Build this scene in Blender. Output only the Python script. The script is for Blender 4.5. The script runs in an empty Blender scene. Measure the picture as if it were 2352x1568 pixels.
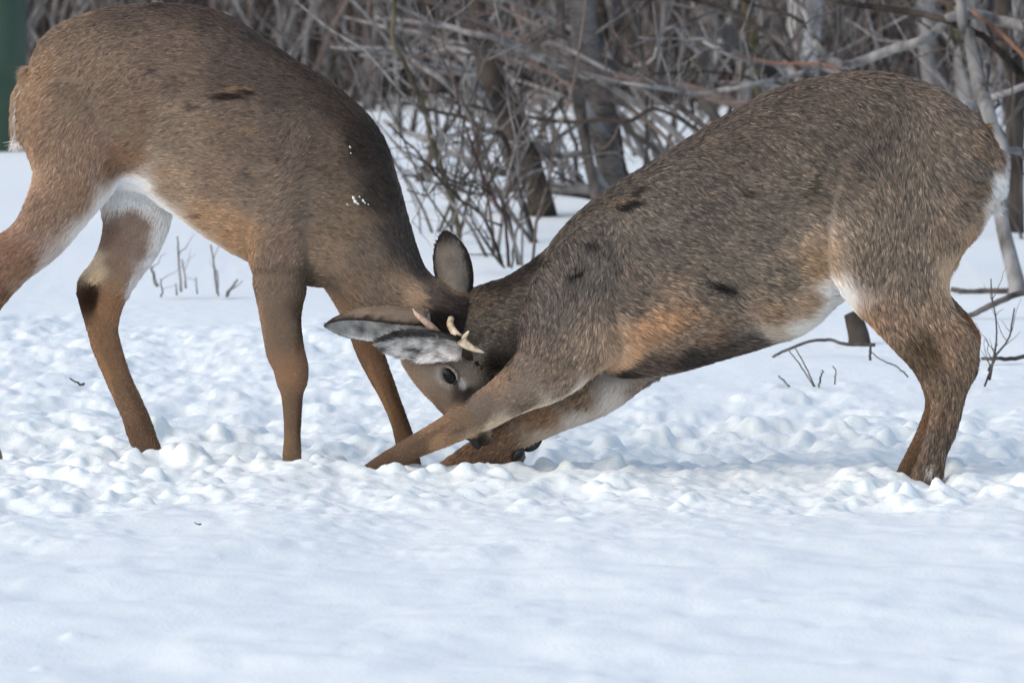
import bpy, math, random
import numpy as np
from mathutils import Vector, kdtree

# ------------------------------------------------------------------ camera, sky, sun, exposure
random.seed(7)
rng = np.random.default_rng(7)
SC = bpy.context.scene
COL = SC.collection
FV, CXV, CYV, HCAM = 16537.5, 1176.0, 784.0, 1.4      # lens in view pixels (2352 wide), eye height
PITCH = math.atan2(784 + 487, FV)
PXM = 1102.0                                          # view pixels per metre at 15 m
cam_d = bpy.data.cameras.new('camera')
cam = bpy.data.objects.new('camera', cam_d)
COL.objects.link(cam)
cam.location = (0, 0, HCAM)
cam.rotation_euler = (math.pi / 2 - PITCH, 0, 0)
cam_d.sensor_width = 36.0
cam_d.lens = 36.0 * FV / 2352.0
cam_d.clip_start = 0.5
cam_d.clip_end = 900.0
cam_d.dof.use_dof = True
cam_d.dof.focus_distance = 14.95
cam_d.dof.aperture_fstop = 11.0
SC.camera = cam

world = bpy.data.worlds.new('World')
SC.world = world
world.use_nodes = True
nt = world.node_tree
bg = nt.nodes['Background']
sky = nt.nodes.new('ShaderNodeTexSky')
sky.sky_type = 'NISHITA'
sky.sun_disc = False
SUN_EL, SUN_AZ = math.radians(40), math.radians(-58)   # sun to the upper left, a little behind the camera
sky.sun_elevation = SUN_EL
sky.air_density = 1.0
sky.dust_density = 2.4
sky.ozone_density = 1.0
nt.links.new(sky.outputs['Color'], bg.inputs['Color'])
bg.inputs['Strength'].default_value = 0.15
sun_d = bpy.data.lights.new('sun', 'SUN')
sun_d.energy = 0.55
sun_d.angle = math.radians(100)
sun_d.color = (1.0, 0.985, 0.965)
sun = bpy.data.objects.new('sun', sun_d)
COL.objects.link(sun)
sdir = Vector((math.sin(SUN_AZ) * math.cos(SUN_EL), -math.cos(SUN_AZ) * math.cos(SUN_EL), math.sin(SUN_EL)))
sun.rotation_euler = sdir.to_track_quat('Z', 'Y').to_euler()
sun.location = sdir * 40
sky.sun_rotation = math.atan2(sdir.x, sdir.y)
SC.view_settings.view_transform = 'Standard'
SC.view_settings.look = 'None'
SC.view_settings.gamma = 1.0
SC.view_settings.exposure = 0.45
SC.render.engine = 'CYCLES'
SC.cycles.use_denoising = True
SC.cycles.max_bounces = 8
SC.cycles.diffuse_bounces = 4
SC.cycles_curves.shape = 'RIBBONS'

# ------------------------------------------------------------------ helpers
sP, cP = math.sin(PITCH), math.cos(PITCH)

def W(u, v, D):
    """view pixel + forward distance (metres along world Y) -> world point (arrays allowed)"""
    u = np.asarray(u, float); v = np.asarray(v, float)
    a, b = u - CXV, -(v - CYV)
    y = FV * cP + b * sP
    t = D / y
    return np.stack(np.broadcast_arrays(a * t, y * t, HCAM + (b * cP - FV * sP) * t), -1)

def toV(p):
    """world points -> view pixels"""
    d = p - np.array([0, 0, HCAM])
    f = d[:, 1] * cP - d[:, 2] * sP
    up = d[:, 1] * sP + d[:, 2] * cP
    return CXV + FV * d[:, 0] / f, CYV - FV * up / f

def ground_D(v):
    """distance of flat ground seen at view row v"""
    b = -(v - CYV)
    return HCAM * (FV * cP + b * sP) / (FV * sP - b * cP)

def srgb(c):
    c = np.asarray(c, float) / 255.0
    return np.where(c <= 0.04045, c / 12.92, ((c + 0.055) / 1.055) ** 2.4)

def hash3(i, j, k, s):
    h = (i * 374761393 + j * 668265263 + k * 2147483647 + s * 1274126177) & 0xFFFFFFFF
    h = ((h ^ (h >> 13)) * 1274126177) & 0xFFFFFFFF
    h = (h ^ (h >> 16)) & 0xFFFFFFFF
    return h / 4294967295.0

def vnoise(p, s=0):
    """smooth value noise 0..1, p (n,2|3)"""
    p = np.asarray(p, float)
    if p.shape[1] == 2:
        p = np.concatenate([p, np.zeros((len(p), 1))], 1)
    i = np.floor(p).astype(np.int64)
    f = p - i
    f = f * f * (3 - 2 * f)
    r = 0
    for dx in (0, 1):
        for dy in (0, 1):
            for dz in (0, 1):
                w = (f[:, 0] if dx else 1 - f[:, 0]) * (f[:, 1] if dy else 1 - f[:, 1]) * (f[:, 2] if dz else 1 - f[:, 2])
                r = r + w * hash3(i[:, 0] + dx, i[:, 1] + dy, i[:, 2] + dz, s)
    return r

def fbm(p, s=0, o=3):
    a, r, t = 1.0, 0.0, 0.0
    for k in range(o):
        r = r + a * vnoise(p * (2.0 ** k), s + k * 17)
        t += a
        a *= 0.5
    return r / t

def mesh_np(name, verts, quads=None, tris=None, smooth=True):
    me = bpy.data.meshes.new(name)
    verts = np.asarray(verts, np.float32)
    me.vertices.add(len(verts))
    me.vertices.foreach_set('co', verts.ravel())
    loops, starts, n = [], [], 0
    if quads is not None and len(quads):
        q = np.asarray(quads, np.int32)
        loops.append(q.ravel()); starts.append(np.arange(len(q)) * 4 + n); n += q.size
    if tris is not None and len(tris):
        t = np.asarray(tris, np.int32)
        loops.append(t.ravel()); starts.append(np.arange(len(t)) * 3 + n); n += t.size
    loops = np.concatenate(loops); starts = np.concatenate(starts)
    me.loops.add(len(loops))
    me.loops.foreach_set('vertex_index', loops.astype(np.int32))
    me.polygons.add(len(starts))
    me.polygons.foreach_set('loop_start', starts.astype(np.int32))
    me.update(calc_edges=True)
    me.validate()
    if smooth:
        me.polygons.foreach_set('use_smooth', np.ones(len(me.polygons), bool))
    return me

def link(name, data, mat=None, parent=None, kind=None):
    o = bpy.data.objects.new(name, data)
    COL.objects.link(o)
    if mat is not None:
        data.materials.append(mat)
    if parent is not None:
        o.parent = parent
        o.matrix_parent_inverse = parent.matrix_world.inverted() if parent.type != 'EMPTY' else \
            __import__('mathutils').Matrix.Translation(-parent.location)
    if kind:
        o['kind'] = kind
    return o

def empty(name, loc, label, cat, group=None):
    o = bpy.data.objects.new(name, None)
    COL.objects.link(o)
    o.location = loc
    o.empty_display_size = 0.1
    o['label'] = label
    o['category'] = cat
    if group:
        o['group'] = group
    return o

def cr(P, n):
    """Catmull-Rom resample of rows of P, n points a span"""
    P = np.asarray(P, float)
    if len(P) < 3:
        t = np.linspace(0, 1, n + 1)[:, None]
        return P[0] * (1 - t) + P[-1] * t
    Q = np.vstack([2 * P[0] - P[1], P, 2 * P[-1] - P[-2]])
    out = []
    for i in range(1, len(Q) - 2):
        t = np.linspace(0, 1, n, endpoint=False)[:, None]
        a, b, c, d = Q[i - 1], Q[i], Q[i + 1], Q[i + 2]
        out.append(0.5 * (2 * b + (c - a) * t + (2 * a - 5 * b + 4 * c - d) * t ** 2 + (3 * b - a - 3 * c + d) * t ** 3))
    out.append(P[-1:])
    return np.vstack(out)

class MB:
    def __init__(s):
        s.v, s.q, s.t, s.n = [], [], [], 0
    def grid_rings(s, rings, cap=True):
        rings = np.asarray(rings)
        m, k = rings.shape[:2]
        s.v.append(rings.reshape(-1, 3))
        i = np.arange(m - 1)[:, None] * k
        j = np.arange(k)[None, :]
        j2 = (j + 1) % k
        a = s.n + i + j; b = s.n + i + j2
        s.q.append(np.stack([a, b, b + k, a + k], -1).reshape(-1, 4))
        base = s.n
        s.n += m * k
        if cap:
            for r, flip in ((0, False), (m - 1, True)):
                s.v.append(rings[r].mean(0)[None]); c = s.n; s.n += 1
                a = base + r * k + np.arange(k); b = base + r * k + (np.arange(k) + 1) % k
                s.t.append(np.stack([b, a, np.full(k, c)] if not flip else [a, b, np.full(k, c)], -1))
    def tube(s, P, R, sides=6):
        P = np.asarray(P, float); R = np.asarray(R, float)
        T = np.gradient(P, axis=0)
        T /= np.linalg.norm(T, axis=1)[:, None] + 1e-9
        ref = np.array([0.31, 0.83, 0.2]) if abs(T[0] @ np.array([0, 1, 0])) < 0.9 else np.array([1.0, 0, 0])
        A = np.cross(T, ref); A /= np.linalg.norm(A, axis=1)[:, None] + 1e-9
        B = np.cross(T, A)
        th = np.linspace(0, 2 * math.pi, sides, endpoint=False)
        rings = P[:, None] + R[:, None, None] * (np.cos(th)[None, :, None] * A[:, None] + np.sin(th)[None, :, None] * B[:, None])
        s.grid_rings(rings)
    def mesh(s, name):
        return mesh_np(name, np.vstack(s.v), np.vstack(s.q) if s.q else None, np.vstack(s.t) if s.t else None)

def nodes_mat(name):
    m = bpy.data.materials.new(name)
    m.use_nodes = True
    return m, m.node_tree.nodes, m.node_tree.links, m.node_tree.nodes['Principled BSDF']

def bark_mat(name, c1, c2, scale=40.0, stripes=False, rough=0.9):
    m, N, L, b = nodes_mat(name)
    tc = N.new('ShaderNodeTexCoord')
    n1 = N.new('ShaderNodeTexNoise'); n1.inputs['Scale'].default_value = scale; n1.inputs['Detail'].default_value = 5
    mp = N.new('ShaderNodeMapping'); mp.inputs['Scale'].default_value = (1, 1, 5.0 if stripes else 0.35)
    L.new(tc.outputs['Object'], mp.inputs['Vector']); L.new(mp.outputs['Vector'], n1.inputs['Vector'])
    n2 = N.new('ShaderNodeTexNoise'); n2.inputs['Scale'].default_value = 6.0; n2.inputs['Detail'].default_value = 3
    L.new(tc.outputs['Object'], n2.inputs['Vector'])
    mx = N.new('ShaderNodeMath'); mx.operation = 'MULTIPLY_ADD'; mx.inputs[1].default_value = 0.5
    L.new(n1.outputs['Fac'], mx.inputs[0])
    hf = N.new('ShaderNodeMath'); hf.operation = 'MULTIPLY'; hf.inputs[1].default_value = 0.5
    L.new(n2.outputs['Fac'], hf.inputs[0]); L.new(hf.outputs[0], mx.inputs[2])
    cr_ = N.new('ShaderNodeValToRGB')
    cr_.color_ramp.elements[0].position = 0.38; cr_.color_ramp.elements[0].color = (*(srgb(c1) * 1.0), 1)
    cr_.color_ramp.elements[1].position = 0.62; cr_.color_ramp.elements[1].color = (*(srgb(c2) * 1.05), 1)
    L.new(mx.outputs[0], cr_.inputs['Fac'])
    L.new(cr_.outputs['Color'], b.inputs['Base Color'])
    b.inputs['Roughness'].default_value = rough
    b.inputs['Specular IOR Level'].default_value = 0.2
    bp = N.new('ShaderNodeBump'); bp.inputs['Strength'].default_value = 0.5; bp.inputs['Distance'].default_value = 0.01
    L.new(n1.outputs['Fac'], bp.inputs['Height']); L.new(bp.outputs['Normal'], b.inputs['Normal'])
    return m

# ------------------------------------------------------------------ the snow
def axis(parts):
    out = [np.array([parts[0][0]])]
    for a, b, n in parts:
        out.append(np.linspace(a, b, n + 1)[1:])
    return np.concatenate(out)

gx = np.unique(np.concatenate([-np.geomspace(1.36, 120, 46), axis([(-1.35, 1.35, 430)]), np.geomspace(1.36, 120, 46)]))
gy = np.concatenate([axis([(-30, 8, 12), (8, 11, 40), (11, 13.6, 140), (13.6, 16.2, 300), (16.2, 20, 190), (20, 30, 130)]),
                     np.geomspace(30.3, 420, 50)])
NX, NY = len(gx), len(gy)
X, Y = np.meshgrid(gx, gy)                       # rows = y

def sstep(a, b, x):
    t = np.clip((x - a) / (b - a), 0, 1)
    return t * t * (3 - 2 * t)

pts = np.stack([X.ravel(), Y.ravel()], 1)
n_big = fbm(pts * 0.55 + 3.1, 5, 3).reshape(NY, NX)
n_mid = fbm(pts * np.array([2.6, 1.6]) + 9.0, 11, 3).reshape(NY, NX)
n_fin = fbm(pts * np.array([14.0, 9.0]) + 1.7, 23, 3).reshape(NY, NX)
n_vf = fbm(pts * np.array([46.0, 34.0]) + 5.3, 29, 2).reshape(NY, NX)
n_edge = fbm(pts * np.array([3.0, 2.0]), 31, 2).reshape(NY, NX)
far_calm = 1 - sstep(17.5, 21.0, Y)
left = 1 - sstep(-0.1, 0.5, X)
churn = sstep(13.2, 15.0, Y + (n_edge - 0.5) * 1.6) * (1 - sstep(16.3, 17.1, Y + (n_edge - 0.5) * 1.3 - 2.2 * left))
H = (n_big - 0.5) * 0.05 * sstep(9, 12, Y) + (n_mid - 0.5) * (0.016 + 0.02 * churn) * (0.5 + 0.5 * far_calm)
billow = 1 - np.abs(2 * n_fin - 1) * 1.6
bil2 = 1 - np.abs(2 * fbm(pts * np.array([7.0, 5.0]) + 31, 37, 2).reshape(NY, NX) - 1) * 1.5
H += (billow - 0.5) * (0.002 + 0.012 * churn) + (bil2 - 0.5) * 0.022 * churn + (n_vf - 0.5) * (0.0008 + 0.008 * churn)
# soft lumps and wind-packed ripples of the untrodden foreground
soft = fbm(pts * np.array([4.2, 3.4]) + 77, 61, 3).reshape(NY, NX)
soft2 = fbm(pts * np.array([1.3, 6.0]) + 17, 67, 2).reshape(NY, NX)
fore = sstep(10, 11, Y) * (1 - churn) * (1 - sstep(16, 19, Y))
H += fore * ((soft - 0.5) * 0.030 + (soft2 - 0.5) * 0.007 + (n_fin - 0.5) * 0.010 * sstep(0.42, 0.6, n_mid))
# trodden trench behind the front ridge
ridge_y = 14.93 - 0.08 * X + 0.06 * np.sin(X * 5.0)
xin = sstep(-2.2, -1.3, X) * (1 - sstep(1.0, 1.6, X))
H -= 0.05 * np.exp(-((Y - ridge_y - 0.5) / 0.26) ** 2) * xin * (0.45 + 0.55 * (1 - sstep(-0.15, 0.25, X)))
H += 0.006 * np.exp(-((Y - ridge_y + 0.06) / 0.18) ** 2) * xin
# a little rise towards the wood
H += 0.05 * sstep(19, 30, Y) * (n_big)
H -= H[np.argmin(abs(gy - 15.0))][np.abs(gx) < 1.2].mean() * np.exp(-((Y - 15) / 6) ** 2)

H -= 0.021 * np.exp(-((Y - 15) / 2.2) ** 2)
H += 0.03 * np.exp(-((X + 0.77) / 0.14) ** 2 - ((Y - 15.22) / 0.12) ** 2)

for (lu, lz, dp) in [(672, 66, .03), (930, -66, .035), (345, -66, .02), (880, 96, .012), (1110, -40, .02), (2135, 76, .02), (2085, -50, .03)]:
    lx = (lu - CXV) / PXM; ly = 15.05 + (1050.0 - lu) / PXM * 0.2 - lz / PXM
    dd = np.sqrt(((X - lx) / 0.05) ** 2 + ((Y - ly - 0.03) / 0.09) ** 2)
    H -= dp * np.exp(-dd ** 2)
    H += 0.006 * np.exp(-((dd - 1.7) / 0.5) ** 2)

def stamp(cx, cy, r, h, e=1.0):
    """uneven clod set into the height field"""
    q = 1.25
    i0, i1 = np.searchsorted(gx, (cx - r * q, cx + r * q)); j0, j1 = np.searchsorted(gy, (cy - r * e * q, cy + r * e * q))
    if i1 - i0 < 2 or j1 - j0 < 2:
        return
    ci = min(max(np.searchsorted(gx, cx), 0), NX - 1); cj = min(max(np.searchsorted(gy, cy), 0), NY - 1)
    a = rng.uniform(0, math.pi); sx, sy = rng.uniform(0.75, 1.2), rng.uniform(0.75, 1.2)
    dx = ((gx[i0:i1] - cx) / r)[None, :]; dy = ((gy[j0:j1] - cy) / (r * e))[:, None]
    u_, v_ = (dx * math.cos(a) + dy * math.sin(a)) * sx, (dy * math.cos(a) - dx * math.sin(a)) * sy
    d2 = (u_ ** 2 + v_ ** 2) * (1 + 2.4 * (n_vf[j0:j1, i0:i1] - 0.5))
    dome = np.clip(1 - d2, 0, 1) ** rng.uniform(0.26, 0.42)
    tilt = 1 + 0.3 * (u_ * rng.normal(0, 0.6) + v_ * rng.normal(0, 0.6))
    base = H[cj, ci]
    sub = H[j0:j1, i0:i1]
    H[j0:j1, i0:i1] = np.where(d2 < 1, np.maximum(sub, np.minimum(base, sub + 0.012) - 0.35 * h + 1.35 * h * dome * tilt), sub)

# clods: dense where the animals trod, thinning towards the viewer
N0 = 34000
cxs = rng.uniform(-1.4, 1.4, N0)
cys = rng.uniform(12.6, 18.6, N0)
cc = np.stack([cxs, cys], 1)
jx = np.clip(np.searchsorted(gx, cxs), 0, NX - 1); jy = np.clip(np.searchsorted(gy, cys), 0, NY - 1)
cm = churn[jy, jx]
fade = sstep(12.7, 14.6, cys)
clus = fbm(cc * np.array([2.4, 1.7]) + 40, 77, 3)
for k in rng.permutation(N0):
    pr = max(cm[k] * (0.12 + 0.88 * sstep(0.34, 0.6, clus[k])), 0.30 * fade[k] * sstep(0.5, 0.68, clus[k]))
    if rng.random() > pr:
        continue
    r = min(0.026, 0.0048 * math.exp(abs(rng.normal(0, 0.72))))
    back = cys[k] > 15.9
    stamp(cxs[k], cys[k], r * (1.7 if back else 1), r * rng.uniform(0.08, 0.7) * (0.3 if back else 1.0) * (0.35 + 1.1 * sstep(0.3, 0.7, clus[k])) * (0.3 + 0.7 * cm[k]), rng.uniform(0.9, 1.7))
# clods banked against the legs, and the few single ones of the photograph
for (u, v, rr) in [(655, 1072, .018), (700, 1066, .022), (735, 1072, .015), (905, 1072, .024), (960, 1078, .020), (1000, 1070, .026), (1060, 1076, .024),
                   (1110, 1072, .022), (1150, 1075, .02), (1265, 1050, .03), (1300, 1058, .026), (1420, 1050, .028), (1360, 1062, .02),
                   (2105, 1110, .024), (2140, 1102, .026), (2165, 1100, .02), (2075, 1112, .02), (2250, 1085, .028), (2050, 1100, .022),
                   (330, 1030, .03), (290, 1025, .024), (385, 1040, .026), (450, 1050, .03), (255, 1040, .026), (545, 1048, .02), (170, 1020, .034),
                   (180, 1438, .034), (100, 1512, .022), (785, 1480, .014), (1735, 1368, .018), (540, 1560, .014)]:
    D = float(ground_D(v)); p = W(u, v, D)
    kk = 0.5 if v > 1200 else 0.55
    for q_ in range(3 if v < 1200 else 1):
        stamp(p[0] + rng.normal(0, 0.5 * rr) * (v < 1200), p[1] + 0.01 + rng.normal(0, 0.5 * rr) * (v < 1200), rr * rng.uniform(0.5, 1.0), rr * kk * rng.uniform(0.6, 1.0), 1.3)
# soften only a little so the clods keep crowns
def blur(a, n):
    for _ in range(n):
        b = a.copy()
        b[1:-1, 1:-1] = (a[1:-1, 1:-1] * 4 + a[:-2, 1:-1] + a[2:, 1:-1] + a[1:-1, :-2] + a[1:-1, 2:]) / 8
        a = b
    return a
H = blur(H, 3)
H += (n_vf - 0.5) * 0.006 * churn + (fbm(pts * 95.0, 83, 2).reshape(NY, NX) - 0.5) * (0.0006 + 0.0042 * churn)
ii = (np.arange(NY - 1)[:, None] * NX + np.arange(NX - 1)[None, :])
quads = np.stack([ii, ii + 1, ii + NX + 1, ii + NX], -1).reshape(-1, 4)
snow_me = mesh_np('snow_ground', np.stack([X, Y, H], -1).reshape(-1, 3), quads)
m, N, L, b = nodes_mat('snow')
b.inputs['Base Color'].default_value = (0.81, 0.86, 0.83, 1)
b.inputs['Roughness'].default_value = 0.75
b.inputs['Specular IOR Level'].default_value = 0.25
b.inputs['Subsurface Weight'].default_value = 0.6
b.inputs['Subsurface Radius'].default_value = (0.6, 0.8, 1.0)
b.inputs['Subsurface Scale'].default_value = 0.02
tc = N.new('ShaderNodeTexCoord')
ns = N.new('ShaderNodeTexNoise'); ns.inputs['Scale'].default_value = 110; ns.inputs['Detail'].default_value = 4
L.new(tc.outputs['Object'], ns.inputs['Vector'])
bp = N.new('ShaderNodeBump'); bp.inputs['Strength'].default_value = 0.45; bp.inputs['Distance'].default_value = 0.004
L.new(ns.outputs['Fac'], bp.inputs['Height']); L.new(bp.outputs['Normal'], b.inputs['Normal'])
snow_mat = m
g = link('snow_ground', snow_me, snow_mat, kind='structure')

def snow_z(x, y):
    i = min(max(int(np.searchsorted(gx, x)), 0), NX - 1); j = min(max(int(np.searchsorted(gy, y)), 0), NY - 1)
    return float(H[j, i])

# ------------------------------------------------------------------ the deer
def Dline(u):
    return 15.05 + (1050.0 - u) / PXM * 0.2       # both bodies stand along one line, the right rump nearer

def loft_rings(st, spans=5, sides=30, expo=2.25, grow=5.0):
    """st rows: x1,y1,x2,y2 (the two outline points), half depth, depth offset (+ = nearer), in view pixels"""
    S = cr(np.asarray(st, float), spans)
    th = np.linspace(0, 2 * math.pi, sides, endpoint=False)
    c, s = np.cos(th), np.sin(th)
    cs = np.sign(c) * np.abs(c) ** (2 / expo); ss = np.sign(s) * np.abs(s) ** (2 / expo)
    # rounded end caps
    def caps(S, first):
        a, b_ = (S[0], S[1]) if first else (S[-1], S[-2])
        ca, cb = (a[:2] + a[2:4]) / 2, (b_[:2] + b_[2:4]) / 2
        d = ca - cb; d /= np.linalg.norm(d) + 1e-9
        r = 0.6 * min(np.linalg.norm(a[:2] - a[2:4]) / 2, a[4])
        rows = []
        for ang in (30, 55, 75):
            q = math.radians(ang)
            cc_ = ca + d * r * math.sin(q); k = math.cos(q)
            rows.append(np.concatenate([cc_ + (a[:2] - ca) * k, cc_ + (a[2:4] - ca) * k, [a[4] * k, a[5]]]))
        return np.array(rows)
    S = np.vstack([caps(S, True)[::-1], S, caps(S, False)])
    cen = (S[:, :2] + S[:, 2:4]) / 2; half = (S[:, :2] - S[:, 2:4]) / 2
    hl = np.linalg.norm(half, axis=1)[:, None] + 1e-9
    half = half * (hl + np.where(hl < 60, grow, 2.0)) / hl            # what the smoothing takes away
    U = cen[:, None, 0] + half[:, None, 0] * cs[None]
    V_ = cen[:, None, 1] + half[:, None, 1] * cs[None]
    Dd = (Dline(cen[:, 0]) - S[:, 5] / PXM)[:, None] - (S[:, 4] / PXM)[:, None] * ss[None]
    return W(U, V_, Dd), S

def build_body(name, lofts, voxel=0.005, smooth=5):
    mb = MB()
    stations = []
    for L_ in lofts:
        R_, S = loft_rings(L_['st'], expo=L_.get('expo', 2.25), grow=L_.get('grow', 5.0))
        mb.grid_rings(R_)
        cen = R_.mean(1)
        tan = np.gradient(cen, axis=0); tan /= np.linalg.norm(tan, axis=1)[:, None] + 1e-9
        rad = np.linalg.norm(R_ - cen[:, None], axis=2).mean(1)
        for i in range(len(cen)):
            stations.append((cen[i], tan[i] * L_['flow'], rad[i], L_['len'], L_.get('down', 0.0)))
    me = mb.mesh(name + '_raw')
    tmp = bpy.data.objects.new('tmp', me); COL.objects.link(tmp)
    rm = tmp.modifiers.new('r', 'REMESH'); rm.mode = 'VOXEL'; rm.voxel_size = voxel
    sm = tmp.modifiers.new('s', 'SMOOTH'); sm.factor = 0.5; sm.iterations = smooth
    dg = bpy.context.evaluated_depsgraph_get(); dg.update()
    out = bpy.data.meshes.new_from_object(tmp.evaluated_get(dg))
    bpy.data.objects.remove(tmp); bpy.data.meshes.remove(me)
    out.name = name
    out.polygons.foreach_set('use_smooth', np.ones(len(out.polygons), bool))
    return out, stations

def mesh_arrays(me):
    me.calc_loop_triangles()
    v = np.empty(len(me.vertices) * 3); me.vertices.foreach_get('co', v); v = v.reshape(-1, 3)
    n = np.empty(len(me.vertices) * 3); me.vertices.foreach_get('normal', n); n = n.reshape(-1, 3)
    t = np.empty(len(me.loop_triangles) * 3, np.int32); me.loop_triangles.foreach_get('vertices', t); t = t.reshape(-1, 3)
    return v, n, t

def scatter(me, count, extra=None):
    v, n, t = mesh_arrays(me)
    a, b_, c = v[t[:, 0]], v[t[:, 1]], v[t[:, 2]]
    ar = np.linalg.norm(np.cross(b_ - a, c - a), axis=1)
    idx = rng.choice(len(t), count, p=ar / ar.sum())
    r1, r2 = np.sqrt(rng.random(count)), rng.random(count)
    w = np.stack([1 - r1, r1 * (1 - r2), r1 * r2], 1)
    P = (v[t[idx]] * w[:, :, None]).sum(1)
    Nn = (n[t[idx]] * w[:, :, None]).sum(1)
    Nn = Nn / (np.linalg.norm(Nn, axis=1)[:, None] + 1e-9)
    if extra is not None:
        return P, Nn, (extra[t[idx]] * w[:, :, None]).sum(1)
    return P, Nn

def flow_field(P, st):
    C = np.array([s[0] for s in st]); T = np.array([s[1] for s in st]); R_ = np.array([s[2] for s in st])
    Ln = np.array([s[3] for s in st]); Dn = np.array([s[4] for s in st])
    F = np.zeros_like(P); LL = np.zeros(len(P))
    for k in range(0, len(P), 20000):
        p = P[k:k + 20000]
        d = np.linalg.norm(p[:, None] - C[None], axis=2) / (R_[None] + 0.012)
        w = 1.0 / (d ** 6 + 1e-3)
        w /= w.sum(1)[:, None]
        f = w @ T
        f[:, 2] -= w @ Dn
        F[k:k + 20000] = f; LL[k:k + 20000] = w @ Ln
    return F, LL

def idw(Q, ctrl, power=5.0):
    P = np.array([c[:3] for c in ctrl], float); Cc = np.array([srgb(c[3]) for c in ctrl])
    out = np.zeros((len(Q), 3))
    for k in range(0, len(Q), 20000):
        q = Q[k:k + 20000]
        d2 = ((q[:, None] - P[None]) ** 2).sum(2)
        w = 1.0 / (d2 ** (power / 2) + 1e3)
        out[k:k + 20000] = (w @ Cc) / w.sum(1)[:, None]
    return out

def make_fur(name, P, Nn, F, Ln, Col, parent, mat, lift=0.28, clump=10, rad=0.0007, jitter=0.22, npts=4, var=(0.45, 1.0, 1.55), varw=(0.3, 0.45, 0.25), clump_pull=0.55):
    n = len(P)
    F = F - (F * Nn).sum(1)[:, None] * Nn
    F /= np.linalg.norm(F, axis=1)[:, None] + 1e-9
    B = np.cross(Nn, F)
    # slow swirl in the comb
    sw = (fbm(P * 22, 3, 2) - 0.5) * 0.9
    F = F * np.cos(sw)[:, None] + B * np.sin(sw)[:, None]
    # clumps share tone and converge
    nc = max(1, n // clump)
    ci = rng.choice(n, nc, replace=False)
    kd = kdtree.KDTree(nc)
    for a, i in enumerate(ci):
        kd.insert(P[i], a)
    kd.balance()
    near = np.fromiter((kd.find(p)[1] for p in P), np.int64, n)
    ctone = rng.choice(var, nc, p=varw) * rng.uniform(0.85, 1.15, nc)
    cj = rng.normal(0, jitter, (nc, 2)); clift = rng.normal(0, 0.08, nc)
    tone = 0.6 * ctone[near] + 0.4 * rng.choice(var, n, p=varw)
    tone = 1 + (tone - 1) * (0.34 + 0.66 * sstep(0.007, 0.014, Ln))       # short leg and face hair is even
    l = Ln * rng.uniform(0.7, 1.25, n)
    j = cj[near] + rng.normal(0, jitter * 0.45, (n, 2))
    lf = np.clip(lift + clift[near] + rng.normal(0, 0.06, n), 0.03, 1)
    D0 = F + B * j[:, :1] + Nn * lf[:, None]
    D0 /= np.linalg.norm(D0, axis=1)[:, None]
    pull = (P[ci][near] + F * (l * 0.75)[:, None]) - (P + D0 * l[:, None])
    pull -= (pull * Nn).sum(1)[:, None] * Nn
    t = np.linspace(0, 1, npts)
    pos = P[:, None] + D0[:, None] * (l[:, None] * t)[:, :, None]
    pos += (pull * clump_pull)[:, None] * (t ** 2)[None, :, None]
    pos -= Nn[:, None] * (l * lf * 0.45)[:, None, None] * (t ** 2)[None, :, None]
    pos -= Nn[:, None] * 0.0012
    cv = bpy.data.hair_curves.new(name)
    cv.add_curves([npts] * n)
    cv.attributes['position'].data.foreach_set('vector', pos.astype(np.float32).ravel()) if 'position' in cv.attributes else None
    ra = cv.attributes.get('radius') or cv.attributes.new('radius', 'FLOAT', 'POINT')
    rr = (rad * (1.0 - 0.8 * t ** 1.6))[None, :] * rng.uniform(0.7, 1.3, n)[:, None]
    ra.data.foreach_set('value', rr.astype(np.float32).ravel())
    ca = cv.attributes.new('coat', 'FLOAT_COLOR', 'CURVE')
    rgba = np.ones((n, 4), np.float32)
    warm = 1 + (tone[:, None] - 1) * np.array([1.0, 0.96, 0.9])
    white = sstep(0.25, 0.5, Col.mean(1))[:, None]
    rgba[:, :3] = np.clip(Col * (warm * (1 - white) + (0.9 + 0.1 * tone[:, None]) * white), 0.004, 0.9)
    ca.data.foreach_set('color', rgba.ravel())
    return link(name, cv, mat, parent, kind='stuff')

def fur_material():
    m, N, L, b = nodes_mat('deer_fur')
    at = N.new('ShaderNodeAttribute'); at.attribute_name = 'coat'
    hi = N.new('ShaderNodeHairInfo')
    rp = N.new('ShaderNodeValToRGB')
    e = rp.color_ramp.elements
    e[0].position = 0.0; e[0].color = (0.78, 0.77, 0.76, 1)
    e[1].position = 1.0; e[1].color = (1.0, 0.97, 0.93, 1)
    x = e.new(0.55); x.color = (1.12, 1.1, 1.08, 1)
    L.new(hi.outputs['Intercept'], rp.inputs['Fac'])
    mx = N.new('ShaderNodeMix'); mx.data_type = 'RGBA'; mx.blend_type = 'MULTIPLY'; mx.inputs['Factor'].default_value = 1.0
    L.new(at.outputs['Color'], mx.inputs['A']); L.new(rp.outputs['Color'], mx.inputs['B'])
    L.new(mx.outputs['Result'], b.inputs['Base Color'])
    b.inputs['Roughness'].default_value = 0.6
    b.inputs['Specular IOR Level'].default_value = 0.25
    return m

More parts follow.
